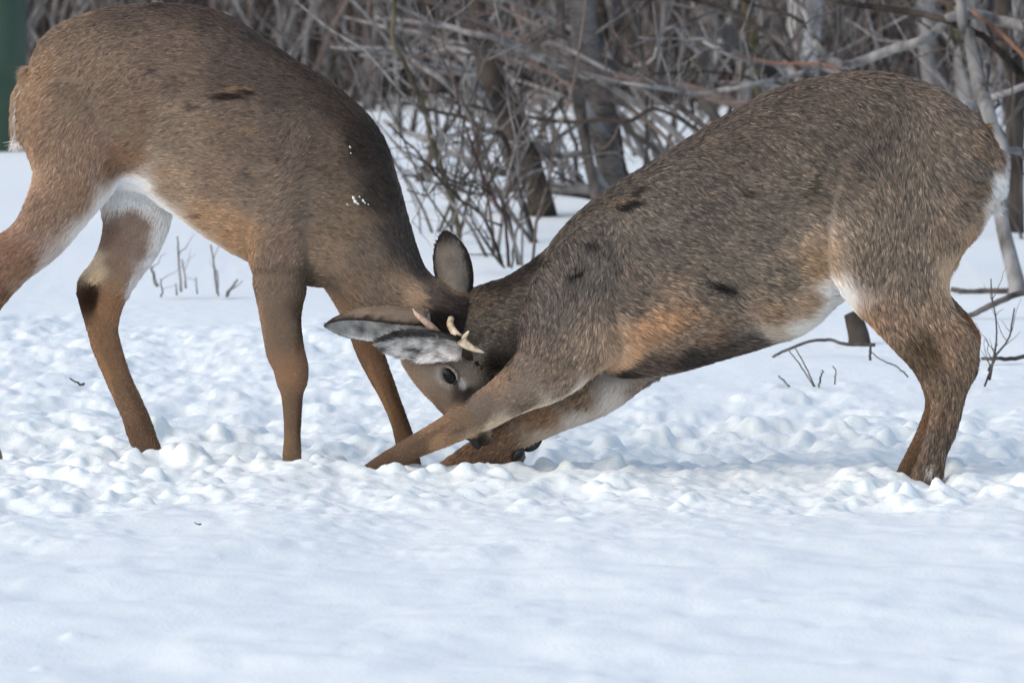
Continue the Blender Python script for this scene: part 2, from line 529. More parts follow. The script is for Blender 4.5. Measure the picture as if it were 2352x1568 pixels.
def skin_material():
    m, N, L, b = nodes_mat('deer_undercoat')
    at = N.new('ShaderNodeAttribute'); at.attribute_name = 'coat'
    ns = N.new('ShaderNodeTexNoise'); ns.inputs['Scale'].default_value = 220; ns.inputs['Detail'].default_value = 3
    tc = N.new('ShaderNodeTexCoord'); L.new(tc.outputs['Object'], ns.inputs['Vector'])
    mr = N.new('ShaderNodeMapRange'); mr.inputs['To Min'].default_value = 0.5; mr.inputs['To Max'].default_value = 1.0
    L.new(ns.outputs['Fac'], mr.inputs['Value'])
    mx = N.new('ShaderNodeMix'); mx.data_type = 'RGBA'; mx.blend_type = 'MULTIPLY'; mx.inputs['Factor'].default_value = 1.0
    L.new(at.outputs['Color'], mx.inputs['A']); L.new(mr.outputs['Result'], mx.inputs['B'])
    L.new(mx.outputs['Result'], b.inputs['Base Color'])
    b.inputs['Roughness'].default_value = 0.9
    b.inputs['Specular IOR Level'].default_value = 0.1
    return m

FUR = fur_material()
SKIN = skin_material()

def plain(name, c, rough=0.5, spec=0.5, noise=None):
    m, N, L, b = nodes_mat(name)
    b.inputs['Roughness'].default_value = rough
    b.inputs['Specular IOR Level'].default_value = spec
    if noise is None:
        b.inputs['Base Color'].default_value = (*srgb(c), 1)
    else:
        tc = N.new('ShaderNodeTexCoord'); ns = N.new('ShaderNodeTexNoise')
        ns.inputs['Scale'].default_value = noise[1]; ns.inputs['Detail'].default_value = 4
        L.new(tc.outputs['Object'], ns.inputs['Vector'])
        rp = N.new('ShaderNodeValToRGB')
        rp.color_ramp.elements[0].position = 0.35; rp.color_ramp.elements[0].color = (*srgb(noise[0]), 1)
        rp.color_ramp.elements[1].position = 0.6; rp.color_ramp.elements[1].color = (*srgb(c), 1)
        L.new(ns.outputs['Fac'], rp.inputs['Fac']); L.new(rp.outputs['Color'], b.inputs['Base Color'])
        bp = N.new('ShaderNodeBump'); bp.inputs['Strength'].default_value = 0.6; bp.inputs['Distance'].default_value = 0.003
        L.new(ns.outputs['Fac'], bp.inputs['Height']); L.new(bp.outputs['Normal'], b.inputs['Normal'])
    return m

EYE = plain('eye_black', (6, 5, 6), 0.04, 0.22)
HOOF = plain('hoof_black', (26, 24, 24), 0.35, 0.5, ((52, 46, 44), 60))
NOSE = plain('nose_black', (18, 16, 16), 0.4, 0.5)
ANTLER = plain('antler_bone', (226, 208, 176), 0.5, 0.4, ((176, 146, 108), 70))
ANTLER2 = plain('antler_pink', (206, 176, 152), 0.5, 0.4, ((160, 124, 98), 70))

ALB = 1.30        # photograph colour -> coat albedo

def qpos(P):
    u, v = toV(P)
    return np.stack([u, v, (Dline(u) - P[:, 1]) * PXM], 1)

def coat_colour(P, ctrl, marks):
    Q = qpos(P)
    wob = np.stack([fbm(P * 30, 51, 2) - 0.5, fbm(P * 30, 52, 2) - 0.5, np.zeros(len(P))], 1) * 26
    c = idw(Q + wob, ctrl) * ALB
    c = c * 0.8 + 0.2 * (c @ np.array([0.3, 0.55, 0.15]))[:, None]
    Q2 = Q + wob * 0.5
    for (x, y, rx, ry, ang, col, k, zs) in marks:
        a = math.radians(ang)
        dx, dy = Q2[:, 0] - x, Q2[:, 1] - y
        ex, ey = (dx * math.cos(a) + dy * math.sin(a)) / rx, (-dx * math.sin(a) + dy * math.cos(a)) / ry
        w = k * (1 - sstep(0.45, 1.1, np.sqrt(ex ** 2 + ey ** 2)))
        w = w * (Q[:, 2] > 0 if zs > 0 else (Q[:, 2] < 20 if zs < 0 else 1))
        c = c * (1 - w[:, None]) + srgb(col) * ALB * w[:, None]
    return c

def paint(me, c):
    a = me.attributes.new('coat', 'FLOAT_COLOR', 'POINT')
    r = np.ones((len(c), 4), np.float32); r[:, :3] = c
    a.data.foreach_set('color', r.ravel())

def ear(root, base, tip, side_w, nrm, Lw, cols, name='ear', tube=False, curl=(75, 45), seed=0, nfur=7000, twist=(0, 0), rimw=(0.72, 0.95, 1), inlen=0.009):
    """base/tip world points; nrm = way the cup opens; Lw = half width (m)"""
    base, tip, nrm = np.array(base), np.array(tip), np.array(nrm, float)
    ax = tip - base; Ln = np.linalg.norm(ax); ax /= Ln
    nrm -= ax * (nrm @ ax); nrm /= np.linalg.norm(nrm)
    sd = np.cross(ax, nrm)
    tw = np.radians(twist[0] + (twist[1] - twist[0]) * np.linspace(0, 1, 22))[:, None]
    NR = nrm * np.cos(tw) + sd * np.sin(tw); SD = sd * np.cos(tw) - nrm * np.sin(tw)
    ns, ntt = 22, 17
    s = np.linspace(0, 1, ns); t = np.linspace(-1, 1, ntt)
    wid = Lw * np.where(s < 0.42, 0.62 + 0.38 * np.sin(s / 0.42 * math.pi / 2), np.clip(1 - (np.clip(s - 0.42, 0, 1) / 0.58) ** 2.4, 0.0, 1) ** 0.8)
    wid = np.maximum(wid, Lw * 0.05)
    Phi = np.radians(curl[0] + (curl[1] - curl[0]) * s)
    ph = t[None] * Phi[:, None]
    k = wid / (1.0 if tube else np.sin(Phi))
    kc = k * (0.0 if tube else np.cos(Phi))
    core = base + ax * (s * Ln)[:, None] + nrm * (0.012 * Ln * np.sin(s * 2.2) * 2)[:, None]
    def sheet(off):
        r = k[:, None] + off
        return core[:, None] + SD[:, None] * (r * np.sin(ph))[:, :, None] - NR[:, None] * (r * np.cos(ph) - kc[:, None])[:, :, None]
    A, Bq = sheet(0.0022), sheet(-0.0022)
    v = np.vstack([A.reshape(-1, 3), Bq.reshape(-1, 3)])
    i = (np.arange(ns - 1)[:, None] * ntt + np.arange(ntt - 1)[None]).reshape(-1)
    o = ns * ntt
    qa = np.stack([i, i + 1, i + ntt + 1, i + ntt], 1); qb = np.stack([i, i + ntt, i + ntt + 1, i + 1], 1) + o
    rim = []
    for r in range(ns - 1):
        a, b_ = r * ntt, (r + 1) * ntt
        rim.append([a, a + o, b_ + o, b_][::-1]); a += ntt - 1; b_ += ntt - 1
        rim.append([a, b_, b_ + o, a + o][::-1])
    for c in range(ntt - 1):
        a = (ns - 1) * ntt + c
        rim.append([a, a + o, a + 1 + o, a + 1])
        rim.append([c, c + 1, c + 1 + o, c + o])
    me = mesh_np(name, v, np.vstack([qa, qb, np.array(rim)]))
    import bmesh
    bm = bmesh.new(); bm.from_mesh(me); bmesh.ops.recalc_face_normals(bm, faces=bm.faces); bm.to_mesh(me); bm.free()
    def colour(P, Nn):
        d = P - base
        ss = np.clip((d @ ax) / Ln, 0, 1)
        k_ = np.clip((ss * 21).astype(int), 0, 21)
        tt = (d * SD[k_]).sum(1) / (np.interp(ss, s, wid) + 1e-6)
        if tube:
            rel = P - core[k_]
            tt = np.arctan2((rel * SD[k_]).sum(1), -(rel * NR[k_]).sum(1)) / Phi[k_]
        cen = core[k_] + NR[k_] * (0.0 if tube else 0.03)
        inside = (((cen - P) * Nn).sum(1) > 0)
        out, inn, rimc, tipc = (srgb(c) for c in cols)
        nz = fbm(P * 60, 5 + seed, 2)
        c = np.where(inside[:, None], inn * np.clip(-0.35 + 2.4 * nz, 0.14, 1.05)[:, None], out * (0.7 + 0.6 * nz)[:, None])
        rw = sstep(rimw[0], rimw[1], np.where(inside, tt * rimw[2], np.abs(tt)) + (nz - 0.5) * 0.3) * 0.92
        c = c * (1 - rw[:, None]) + rimc * rw[:, None]
        tw = sstep(0.68, 0.95, ss + (nz - 0.5) * 0.2) * np.where(inside, 0.35, 0.95)
        c = c * (1 - tw[:, None]) + tipc * tw[:, None]
        return c * 1.3, inside
    vv, nn, _ = mesh_arrays(me)
    paint(me, colour(vv, nn)[0])
    o_ = link(name, me, SKIN, root)
    P, Nn = scatter(me, nfur)
    c, ins = colour(P, Nn)
    F = np.tile(ax, (len(P), 1)) + 0.35 * sd * np.sign((P - base) @ sd)[:, None]
    Lf = np.where(ins, inlen, 0.008)
    make_fur('fur', P, Nn, F, Lf, c, o_, FUR, lift=0.3, clump=6, rad=0.0005, jitter=0.3, var=(0.6, 1.0, 1.35))
    return o_

def zW(u, v, z):
    return W(u, v, Dline(u) - z / PXM)

def smooth_tube(name, pts, rad, parent, mat, sides=12, n=6):
    P = np.array([zW(*p) for p in pts])
    Q = cr(np.hstack([P, np.array(rad)[:, None] / PXM]), n)
    mb = MB(); mb.tube(Q[:, :3], np.maximum(Q[:, 3], 0.0008), sides)
    return mb, Q

# ---- left deer
deer_L = empty('deer', tuple(zW(650, 1100, 0)), 'brown deer standing with head lowered, on the left, dark stripe down its neck', 'deer')
near, far = 66, -66
LL = [
    dict(flow=-1, len=0.021, down=0.5, st=[
        (54, 195, 54, 330, 36, 0), (88, 103, 92, 410, 78, 0), (142, 56, 152, 424, 106, 0), (230, 23, 242, 430, 124, 0), (330, 11, 322, 440, 132, 0),
        (430, 13, 382, 478, 138, 0), (520, 36, 450, 525, 140, 0), (608, 92, 520, 570, 138, 0), (690, 147, 578, 604, 130, 0),
        (768, 196, 640, 642, 120, 0), (830, 252, 702, 656, 112, 0)]),
    dict(flow=-1, len=0.020, down=0.25, st=[
        (770, 200, 660, 640, 116, 0), (835, 255, 720, 656, 108, 0), (884, 325, 762, 662, 96, 0), (916, 425, 796, 690, 84, 2), (946, 535, 838, 732, 74, 4), (980, 622, 884, 760, 66, 4),
        (1030, 650, 935, 764, 60, 0), (1082, 674, 985, 778, 58, -8)]),
    # head beyond the poll, pushing behind the other head
    dict(flow=-1, len=0.011, st=[(1040, 652, 955, 768, 60, -4), (1098, 690, 995, 800, 58, -16), (1115, 770, 1010, 870, 50, -48), (1140, 840, 1050, 905, 40, -58),
                                 (1155, 900, 1085, 945, 32, -62), (1160, 940, 1105, 975, 26, -62)]),
    # near shoulder and foreleg
    dict(flow=1, len=0.018, down=0.2, st=[(770, 300, 600, 330, 30, 88), (760, 420, 590, 440, 44, 88), (735, 530, 575, 530, 52, 82), (712, 610, 574, 600, 54, 76)]),
    dict(flow=1, len=0.009, st=[(720, 560, 578, 545, 46, 74), (706, 640, 580, 620, 45, 72), (691, 702, 596, 702, 38, near), (688, 745, 609, 777, 33, near), (695, 800, 618, 822, 29, near),
                                (704, 841, 632, 850, 28, near), (702, 878, 640, 882, 27, near), (692, 907, 650, 908, 22, near), (688, 965, 656, 965, 20, near), (686, 1002, 656, 1010, 21, near),
                                (688, 1047, 653, 1051, 22, near), (684, 1090, 655, 1095, 19, near), (690, 1140, 650, 1145, 20, near)]),
    # far foreleg
    dict(flow=1, len=0.009, st=[(800, 560, 690, 600, 46, far + 4), (830, 650, 748, 660, 42, far), (858, 735, 794, 738, 36, far), (880, 814, 822, 812, 30, far), (900, 871, 850, 868, 26, far),
                                (920, 927, 876, 915, 22, far), (942, 987, 902, 975, 21, far), (955, 1030, 916, 1035, 20, far), (970, 1100, 930, 1110, 19, far)]),
    # near hind leg, striding back out of the picture
    dict(flow=1, len=0.019, down=0.2, st=[(310, 200, 100, 200, 40, 80), (305, 300, 84, 310, 56, 78), (284, 400, 78, 400, 56, 74), (212, 492, 60, 462, 52, 72), (140, 575, 28, 520, 44, 70), (60, 642, -40, 560, 38, 70),
                                (0, 708, -97, 612, 32, 70), (-34, 765, -120, 690, 28, 70), (-46, 830, -110, 800, 22, 70), (-44, 900, -98, 890, 20, 70), (-22, 965, -70, 965, 20, 70), (0, 1050, -48, 1050, 20, 70)]),
    # far hind leg
    dict(flow=1, len=0.012, st=[(420, 380, 230, 390, 46, far), (398, 470, 236, 480, 50, far), (384, 530, 236, 535, 44, far), (356, 590, 216, 595, 38, far), (320, 640, 180, 645, 33, far), (283, 695, 184, 690, 29, far),
                                (268, 745, 202, 750, 26, far), (272, 785, 216, 800, 23, far), (294, 856, 238, 855, 21, far), (320, 914, 264, 914, 21, far), (344, 967, 284, 960, 22, far), (360, 1014, 300, 1010, 21, far), (392, 1080, 335, 1085, 20, far)]),
]
WH = (236, 234, 232)
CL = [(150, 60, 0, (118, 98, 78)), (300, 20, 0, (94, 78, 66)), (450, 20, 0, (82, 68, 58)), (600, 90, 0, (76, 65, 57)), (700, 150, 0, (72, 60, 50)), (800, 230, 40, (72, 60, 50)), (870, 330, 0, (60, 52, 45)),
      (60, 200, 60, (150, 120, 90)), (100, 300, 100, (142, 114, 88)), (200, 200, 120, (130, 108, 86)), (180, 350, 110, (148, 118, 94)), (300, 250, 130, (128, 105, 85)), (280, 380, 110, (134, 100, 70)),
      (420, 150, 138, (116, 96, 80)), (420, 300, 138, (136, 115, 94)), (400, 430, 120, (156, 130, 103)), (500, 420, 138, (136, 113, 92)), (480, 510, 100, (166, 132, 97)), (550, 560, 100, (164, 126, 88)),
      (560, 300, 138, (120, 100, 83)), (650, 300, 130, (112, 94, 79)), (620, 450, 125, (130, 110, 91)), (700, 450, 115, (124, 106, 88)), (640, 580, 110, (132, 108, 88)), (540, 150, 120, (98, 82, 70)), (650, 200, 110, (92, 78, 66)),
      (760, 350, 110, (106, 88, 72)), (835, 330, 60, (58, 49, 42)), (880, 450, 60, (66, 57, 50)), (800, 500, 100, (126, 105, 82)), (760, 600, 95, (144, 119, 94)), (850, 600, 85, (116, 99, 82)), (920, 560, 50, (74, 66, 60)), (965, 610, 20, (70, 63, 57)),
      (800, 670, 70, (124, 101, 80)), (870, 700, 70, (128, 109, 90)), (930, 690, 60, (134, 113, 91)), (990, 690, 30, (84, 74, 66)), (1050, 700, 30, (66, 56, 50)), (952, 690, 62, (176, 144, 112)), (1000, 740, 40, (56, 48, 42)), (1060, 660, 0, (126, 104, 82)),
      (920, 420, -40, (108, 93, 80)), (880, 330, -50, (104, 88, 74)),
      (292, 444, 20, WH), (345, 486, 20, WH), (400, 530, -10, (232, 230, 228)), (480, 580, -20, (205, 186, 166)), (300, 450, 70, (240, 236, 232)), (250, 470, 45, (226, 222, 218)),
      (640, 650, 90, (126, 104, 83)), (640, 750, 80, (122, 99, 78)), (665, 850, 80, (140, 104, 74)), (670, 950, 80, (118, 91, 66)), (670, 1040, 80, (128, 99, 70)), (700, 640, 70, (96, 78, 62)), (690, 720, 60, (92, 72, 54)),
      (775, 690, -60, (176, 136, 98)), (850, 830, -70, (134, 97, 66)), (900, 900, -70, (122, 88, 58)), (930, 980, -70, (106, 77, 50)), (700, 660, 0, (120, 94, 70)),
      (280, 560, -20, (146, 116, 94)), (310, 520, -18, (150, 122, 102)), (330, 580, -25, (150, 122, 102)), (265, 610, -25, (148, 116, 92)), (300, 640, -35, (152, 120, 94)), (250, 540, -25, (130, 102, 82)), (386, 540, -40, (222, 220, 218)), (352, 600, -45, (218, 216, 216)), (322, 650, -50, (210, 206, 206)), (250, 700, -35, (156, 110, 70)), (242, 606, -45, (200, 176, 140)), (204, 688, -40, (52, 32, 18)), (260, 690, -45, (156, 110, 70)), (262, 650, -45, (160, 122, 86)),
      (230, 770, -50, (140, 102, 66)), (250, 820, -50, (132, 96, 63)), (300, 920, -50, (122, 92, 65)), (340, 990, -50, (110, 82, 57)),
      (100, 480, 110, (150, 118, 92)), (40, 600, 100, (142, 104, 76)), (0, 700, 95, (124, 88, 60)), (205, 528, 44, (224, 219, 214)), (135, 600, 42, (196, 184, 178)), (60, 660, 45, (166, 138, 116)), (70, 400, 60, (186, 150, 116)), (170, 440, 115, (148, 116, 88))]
ML = [(600, 740, 9, 90, -6, (150, 122, 96), 0.5, 1), (240, 850, 9, 100, -20, (158, 122, 88), 0.5, -1), (872, 900, 9, 110, -22, (160, 122, 86), 0.5, -1), (1030, 728, 44, 18, 12, (34, 28, 25), 0.9, 1), (972, 690, 24, 10, -32, (178, 150, 120), 0.7, 1), (1060, 668, 30, 14, 0, (128, 106, 84), 0.7, 0), (686, 770, 10, 60, 0, (84, 66, 50), 0.55, 1), (688, 970, 8, 70, 0, (80, 60, 44), 0.6, 1), (668, 866, 22, 26, 0, (152, 112, 80), 0.5, 1),  # legs' pale left, dark right sides and crown hollow: painted light and shade
      (320, 940, 10, 90, -24, (84, 62, 44), 0.5, -1), (915, 930, 9, 90, -22, (78, 56, 38), 0.6, -1), (528, 222, 62, 11, 4, (40, 32, 27), 0.95, 1), (545, 206, 52, 8, -2, (150, 122, 92), 0.6, 1), (575, 214, 26, 8, 12, (30, 25, 22), 0.9, 1), (352, 163, 12, 10, 0, (64, 58, 54), 0.8, 1), (392, 196, 14, 9, 0, (74, 66, 60), 0.7, 1),  # first two strokes darken the far legs' right sides as painted shade
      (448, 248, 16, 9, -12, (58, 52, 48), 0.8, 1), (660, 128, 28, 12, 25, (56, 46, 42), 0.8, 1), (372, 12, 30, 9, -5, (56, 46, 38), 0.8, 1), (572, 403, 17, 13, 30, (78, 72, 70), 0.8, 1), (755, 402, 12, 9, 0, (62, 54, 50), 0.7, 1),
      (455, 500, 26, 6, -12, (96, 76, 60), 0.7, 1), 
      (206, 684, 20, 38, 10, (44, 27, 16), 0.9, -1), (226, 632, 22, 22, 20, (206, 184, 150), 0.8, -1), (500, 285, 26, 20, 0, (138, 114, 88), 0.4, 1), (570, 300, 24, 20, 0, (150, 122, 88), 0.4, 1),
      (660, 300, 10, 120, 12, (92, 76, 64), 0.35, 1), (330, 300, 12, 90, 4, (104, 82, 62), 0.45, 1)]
# ---- right deer
deer_R = empty('deer', tuple(zW(1700, 1100, 0)), 'grey-brown deer bowing on stretched forelegs, rump raised, on the right', 'deer')
LR = [
    dict(flow=-1, len=0.024, down=0.75, st=[
        (2284, 340, 2284, 460, 40, 0), (2254, 280, 2236, 545, 80, 0), (2186, 224, 2164, 610, 110, 0), (2108, 187, 2082, 640, 128, 0), (2010, 167, 1990, 662, 136, 0), (1900, 176, 1925, 694, 140, 0),
        (1792, 204, 1850, 758, 143, 0), (1684, 258, 1752, 796, 146, 0), (1584, 318, 1652, 826, 146, 0), (1484, 382, 1560, 852, 142, 0), (1395, 438, 1470, 868, 134, 0), (1318, 500, 1384, 856, 124, 0),
        (1262, 566, 1300, 828, 110, 0), (1216, 634, 1226, 800, 88, 6)]),
    dict(flow=-1, len=0.022, down=0.3, st=[(1275, 560, 1290, 830, 84, 6), (1212, 608, 1228, 840, 78, 10), (1160, 640, 1180, 842, 72, 6), (1112, 656, 1140, 846, 66, -10), (1062, 676, 1090, 850, 56, -26), (1010, 716, 1040, 850, 46, -34)]),
    # head turned down in front of the other head
    dict(flow=-1, len=0.010, st=[(1160, 752, 1150, 850, 48, 18), (1118, 764, 1085, 860, 52, 34), (1124, 800, 945, 802, 52, 50), (1122, 838, 922, 826, 55, 55), (1122, 872, 944, 868, 52, 56), (1122, 915, 974, 905, 46, 56), (1124, 950, 1006, 936, 40, 54),
                                 (1126, 985, 1040, 970, 34, 52), (1122, 1012, 1068, 1000, 28, 50)]),
    # near shoulder and stretched foreleg
    dict(flow=1, len=0.021, down=0.4, st=[(1330, 520, 1480, 640, 40, 100), (1250, 600, 1450, 740, 52, 96), (1205, 700, 1425, 810, 58, 92), (1190, 790, 1370, 855, 52, 92)]),
    dict(flow=1, len=0.011, grow=0.5, down=0.15, st=[(1210, 730, 1400, 830, 52, 92), (1190, 804, 1300, 905, 44, 94), (1137, 866, 1194, 950, 36, 98), (1095, 900, 1145, 975, 32, 100), (1052, 932, 1102, 992, 29, 100), (1002, 965, 1046, 1018, 25, 100),
                                (932, 1007, 968, 1048, 21, 98), (866, 1048, 892, 1080, 19, 96), (800, 1095, 822, 1124, 18, 94)]),
    # far foreleg, kneeling, the cannon folded back
    dict(flow=1, len=0.016, down=0.5, st=[(1420, 760, 1520, 860, 46, -50), (1400, 820, 1478, 886, 44, -50), (1320, 886, 1392, 944, 36, -46), (1222, 936, 1270, 992, 31, -42), (1144, 983, 1198, 1028, 27, -40), (1082, 1018, 1140, 1060, 24, -38), (1030, 1054, 1086, 1096, 22, -38), (985, 1086, 1040, 1124, 20, -38)]),
    dict(flow=1, len=0.009, st=[(1085, 1050, 1090, 1100, 20, -46), (1120, 1052, 1125, 1098, 18, -52), (1160, 1042, 1166, 1078, 16, -56), (1192, 1026, 1200, 1058, 15, -58)]),
    # near hind leg
    dict(flow=1, len=0.022, grow=2.0, down=0.35, st=[(1930, 330, 2210, 330, 40, 84), (1905, 430, 2246, 430, 60, 80), (1898, 540, 2226, 545, 62, 78), (1912, 630, 2186, 618, 58, 76), (1955, 696, 2178, 664, 52, 76), (2016, 762, 2196, 716, 44, 76),
                                (2080, 828, 2236, 766, 36, 76), (2122, 882, 2246, 838, 30, 76), (2140, 935, 2220, 902, 24, 76), (2125, 1007, 2197, 985, 23, 76), (2107, 1062, 2173, 1045, 23, 76),
                                (2082, 1110, 2162, 1100, 24, 76), (2060, 1160, 2140, 1158, 24, 76)]),
    # far hind leg
    dict(flow=1, len=0.012, grow=2.0, st=[(1960, 560, 2180, 560, 50, -70), (1985, 690, 2172, 660, 44, -70), (2060, 800, 2226, 728, 34, -66), (2108, 868, 2252, 786, 28, -62), (2126, 925, 2220, 880, 24, -58), (2108, 985, 2176, 970, 21, -55),
                                (2082, 1040, 2146, 1030, 20, -52), (2054, 1095, 2118, 1085, 20, -50), (2020, 1160, 2095, 1155, 22, -50)]),
]
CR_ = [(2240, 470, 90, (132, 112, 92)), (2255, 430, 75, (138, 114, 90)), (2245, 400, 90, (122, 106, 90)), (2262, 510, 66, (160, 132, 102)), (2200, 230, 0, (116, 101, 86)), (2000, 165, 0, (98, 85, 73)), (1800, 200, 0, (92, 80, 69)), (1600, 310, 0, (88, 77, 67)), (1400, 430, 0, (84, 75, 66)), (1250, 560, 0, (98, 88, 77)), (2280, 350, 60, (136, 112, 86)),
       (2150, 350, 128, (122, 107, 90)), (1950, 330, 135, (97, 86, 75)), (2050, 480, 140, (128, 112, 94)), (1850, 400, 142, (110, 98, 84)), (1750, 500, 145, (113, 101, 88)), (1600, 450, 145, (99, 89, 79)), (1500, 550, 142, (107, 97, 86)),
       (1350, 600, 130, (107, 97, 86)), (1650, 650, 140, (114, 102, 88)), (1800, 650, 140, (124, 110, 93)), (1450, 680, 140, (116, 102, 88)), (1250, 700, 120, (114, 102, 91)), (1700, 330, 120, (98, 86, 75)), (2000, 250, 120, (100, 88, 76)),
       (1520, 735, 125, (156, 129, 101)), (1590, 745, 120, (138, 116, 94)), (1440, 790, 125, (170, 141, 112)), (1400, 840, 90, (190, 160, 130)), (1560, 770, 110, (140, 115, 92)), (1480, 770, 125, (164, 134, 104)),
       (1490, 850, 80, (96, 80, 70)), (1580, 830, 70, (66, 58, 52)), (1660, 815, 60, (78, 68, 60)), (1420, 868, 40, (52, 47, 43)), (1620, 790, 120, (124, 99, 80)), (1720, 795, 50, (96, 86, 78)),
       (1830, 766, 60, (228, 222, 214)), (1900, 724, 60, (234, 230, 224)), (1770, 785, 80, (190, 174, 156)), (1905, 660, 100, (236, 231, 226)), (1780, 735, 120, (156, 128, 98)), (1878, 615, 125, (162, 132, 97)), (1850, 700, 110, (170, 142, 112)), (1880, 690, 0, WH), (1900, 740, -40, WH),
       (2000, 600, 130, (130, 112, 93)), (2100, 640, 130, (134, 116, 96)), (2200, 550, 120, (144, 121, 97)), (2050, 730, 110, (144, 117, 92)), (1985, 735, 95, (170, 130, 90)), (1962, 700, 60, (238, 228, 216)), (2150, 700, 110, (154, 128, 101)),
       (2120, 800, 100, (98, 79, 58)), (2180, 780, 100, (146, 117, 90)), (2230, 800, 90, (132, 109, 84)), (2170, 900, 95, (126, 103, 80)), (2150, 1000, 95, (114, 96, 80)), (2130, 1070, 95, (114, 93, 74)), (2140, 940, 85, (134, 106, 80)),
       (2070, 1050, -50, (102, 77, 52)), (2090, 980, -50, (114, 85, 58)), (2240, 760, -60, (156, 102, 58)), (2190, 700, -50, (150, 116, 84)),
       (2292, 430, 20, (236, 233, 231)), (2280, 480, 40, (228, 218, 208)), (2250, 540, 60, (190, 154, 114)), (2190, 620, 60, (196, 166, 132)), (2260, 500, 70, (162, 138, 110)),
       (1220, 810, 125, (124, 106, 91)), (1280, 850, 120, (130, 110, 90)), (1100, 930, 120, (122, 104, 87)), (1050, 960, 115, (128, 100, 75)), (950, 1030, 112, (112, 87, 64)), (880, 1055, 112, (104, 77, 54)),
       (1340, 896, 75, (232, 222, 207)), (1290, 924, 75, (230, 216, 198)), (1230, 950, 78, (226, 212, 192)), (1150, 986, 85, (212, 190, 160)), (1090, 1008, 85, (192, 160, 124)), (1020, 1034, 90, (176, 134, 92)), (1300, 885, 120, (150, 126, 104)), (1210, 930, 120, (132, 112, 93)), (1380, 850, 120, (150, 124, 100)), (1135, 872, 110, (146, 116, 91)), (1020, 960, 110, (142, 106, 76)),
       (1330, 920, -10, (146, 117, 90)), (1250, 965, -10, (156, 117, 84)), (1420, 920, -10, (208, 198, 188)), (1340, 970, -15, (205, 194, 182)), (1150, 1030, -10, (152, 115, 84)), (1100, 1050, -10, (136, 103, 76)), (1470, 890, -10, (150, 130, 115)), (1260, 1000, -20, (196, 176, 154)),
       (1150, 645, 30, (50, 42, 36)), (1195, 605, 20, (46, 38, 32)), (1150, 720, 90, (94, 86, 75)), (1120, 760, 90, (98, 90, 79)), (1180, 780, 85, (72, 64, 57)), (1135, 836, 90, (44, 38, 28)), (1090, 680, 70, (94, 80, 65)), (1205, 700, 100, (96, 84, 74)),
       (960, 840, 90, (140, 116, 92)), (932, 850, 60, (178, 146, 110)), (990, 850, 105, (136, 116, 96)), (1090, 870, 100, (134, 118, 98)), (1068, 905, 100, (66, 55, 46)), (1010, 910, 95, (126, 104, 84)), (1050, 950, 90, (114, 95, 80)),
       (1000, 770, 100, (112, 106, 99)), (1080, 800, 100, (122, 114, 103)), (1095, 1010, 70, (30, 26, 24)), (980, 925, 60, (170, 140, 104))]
MR = [(1505, 748, 120, 40, -22, (184, 140, 102), 0.45, 1), (1430, 820, 60, 22, -35, (206, 166, 130), 0.5, 1), (1150, 632, 80, 22, -28, (44, 37, 32), 0.9, 0), (2168, 960, 9, 90, 16, (88, 71, 56), 0.5, 1), (2128, 960, 6, 80, 12, (150, 120, 92), 0.4, 1), (1052, 992, 26, 7, -22, (70, 58, 48), 0.4, 1), (1180, 800, 10, 46, 8, (56, 48, 42), 0.6, 1), (990, 1000, 60, 9, -30, (92, 74, 58), 0.5, 1), (1440, 472, 40, 13, -18, (24, 20, 18), 1, 1), (1460, 440, 30, 13, -30, (42, 37, 34), 0.9, 1), (1420, 460, 40, 8, -22, (140, 120, 94), 0.5, 1), (1322, 626, 30, 15, -10, (26, 22, 20), 1, 1), (1655, 662, 44, 17, 14, (34, 31, 31), 1, 1),  # thin hind cannon streaks paint the shading of a tendon groove
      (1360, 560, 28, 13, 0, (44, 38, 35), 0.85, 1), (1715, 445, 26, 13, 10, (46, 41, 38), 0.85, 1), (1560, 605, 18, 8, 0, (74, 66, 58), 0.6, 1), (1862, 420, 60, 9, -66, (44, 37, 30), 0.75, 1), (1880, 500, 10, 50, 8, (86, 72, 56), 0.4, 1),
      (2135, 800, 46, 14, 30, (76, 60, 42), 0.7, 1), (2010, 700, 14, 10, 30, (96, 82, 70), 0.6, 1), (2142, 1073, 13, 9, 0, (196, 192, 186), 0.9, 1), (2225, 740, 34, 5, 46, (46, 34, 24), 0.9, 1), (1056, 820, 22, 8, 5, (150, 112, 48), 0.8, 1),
      (1020, 868, 34, 20, 50, (166, 160, 152), 0.7, 1), (1030, 862, 28, 21, 50, (46, 38, 34), 0.95, 1), (1066, 882, 12, 16, 0, (190, 186, 180), 0.7, 1), (1075, 905, 16, 24, 20, (44, 37, 32), 0.8, 1), (1130, 840, 26, 14, 30, (40, 32, 22), 0.8, 1), (1192, 700, 7, 110, 0, (64, 55, 48), 0.5, 1),  # last, long thin stroke paints the shade of the vertical neck fold
      (1125, 718, 8, 16, 10, (48, 42, 38), 0.6, 1), (1148, 770, 7, 24, -12, (50, 44, 40), 0.6, 1), (1800, 300, 60, 14, 20, (84, 74, 65), 0.5, 1), (1620, 560, 40, 12, 12, (90, 80, 72), 0.5, 1), (2040, 300, 60, 14, 30, (84, 74, 64), 0.4, 1)]  # first two strokes paint the shade inside smaller neck folds

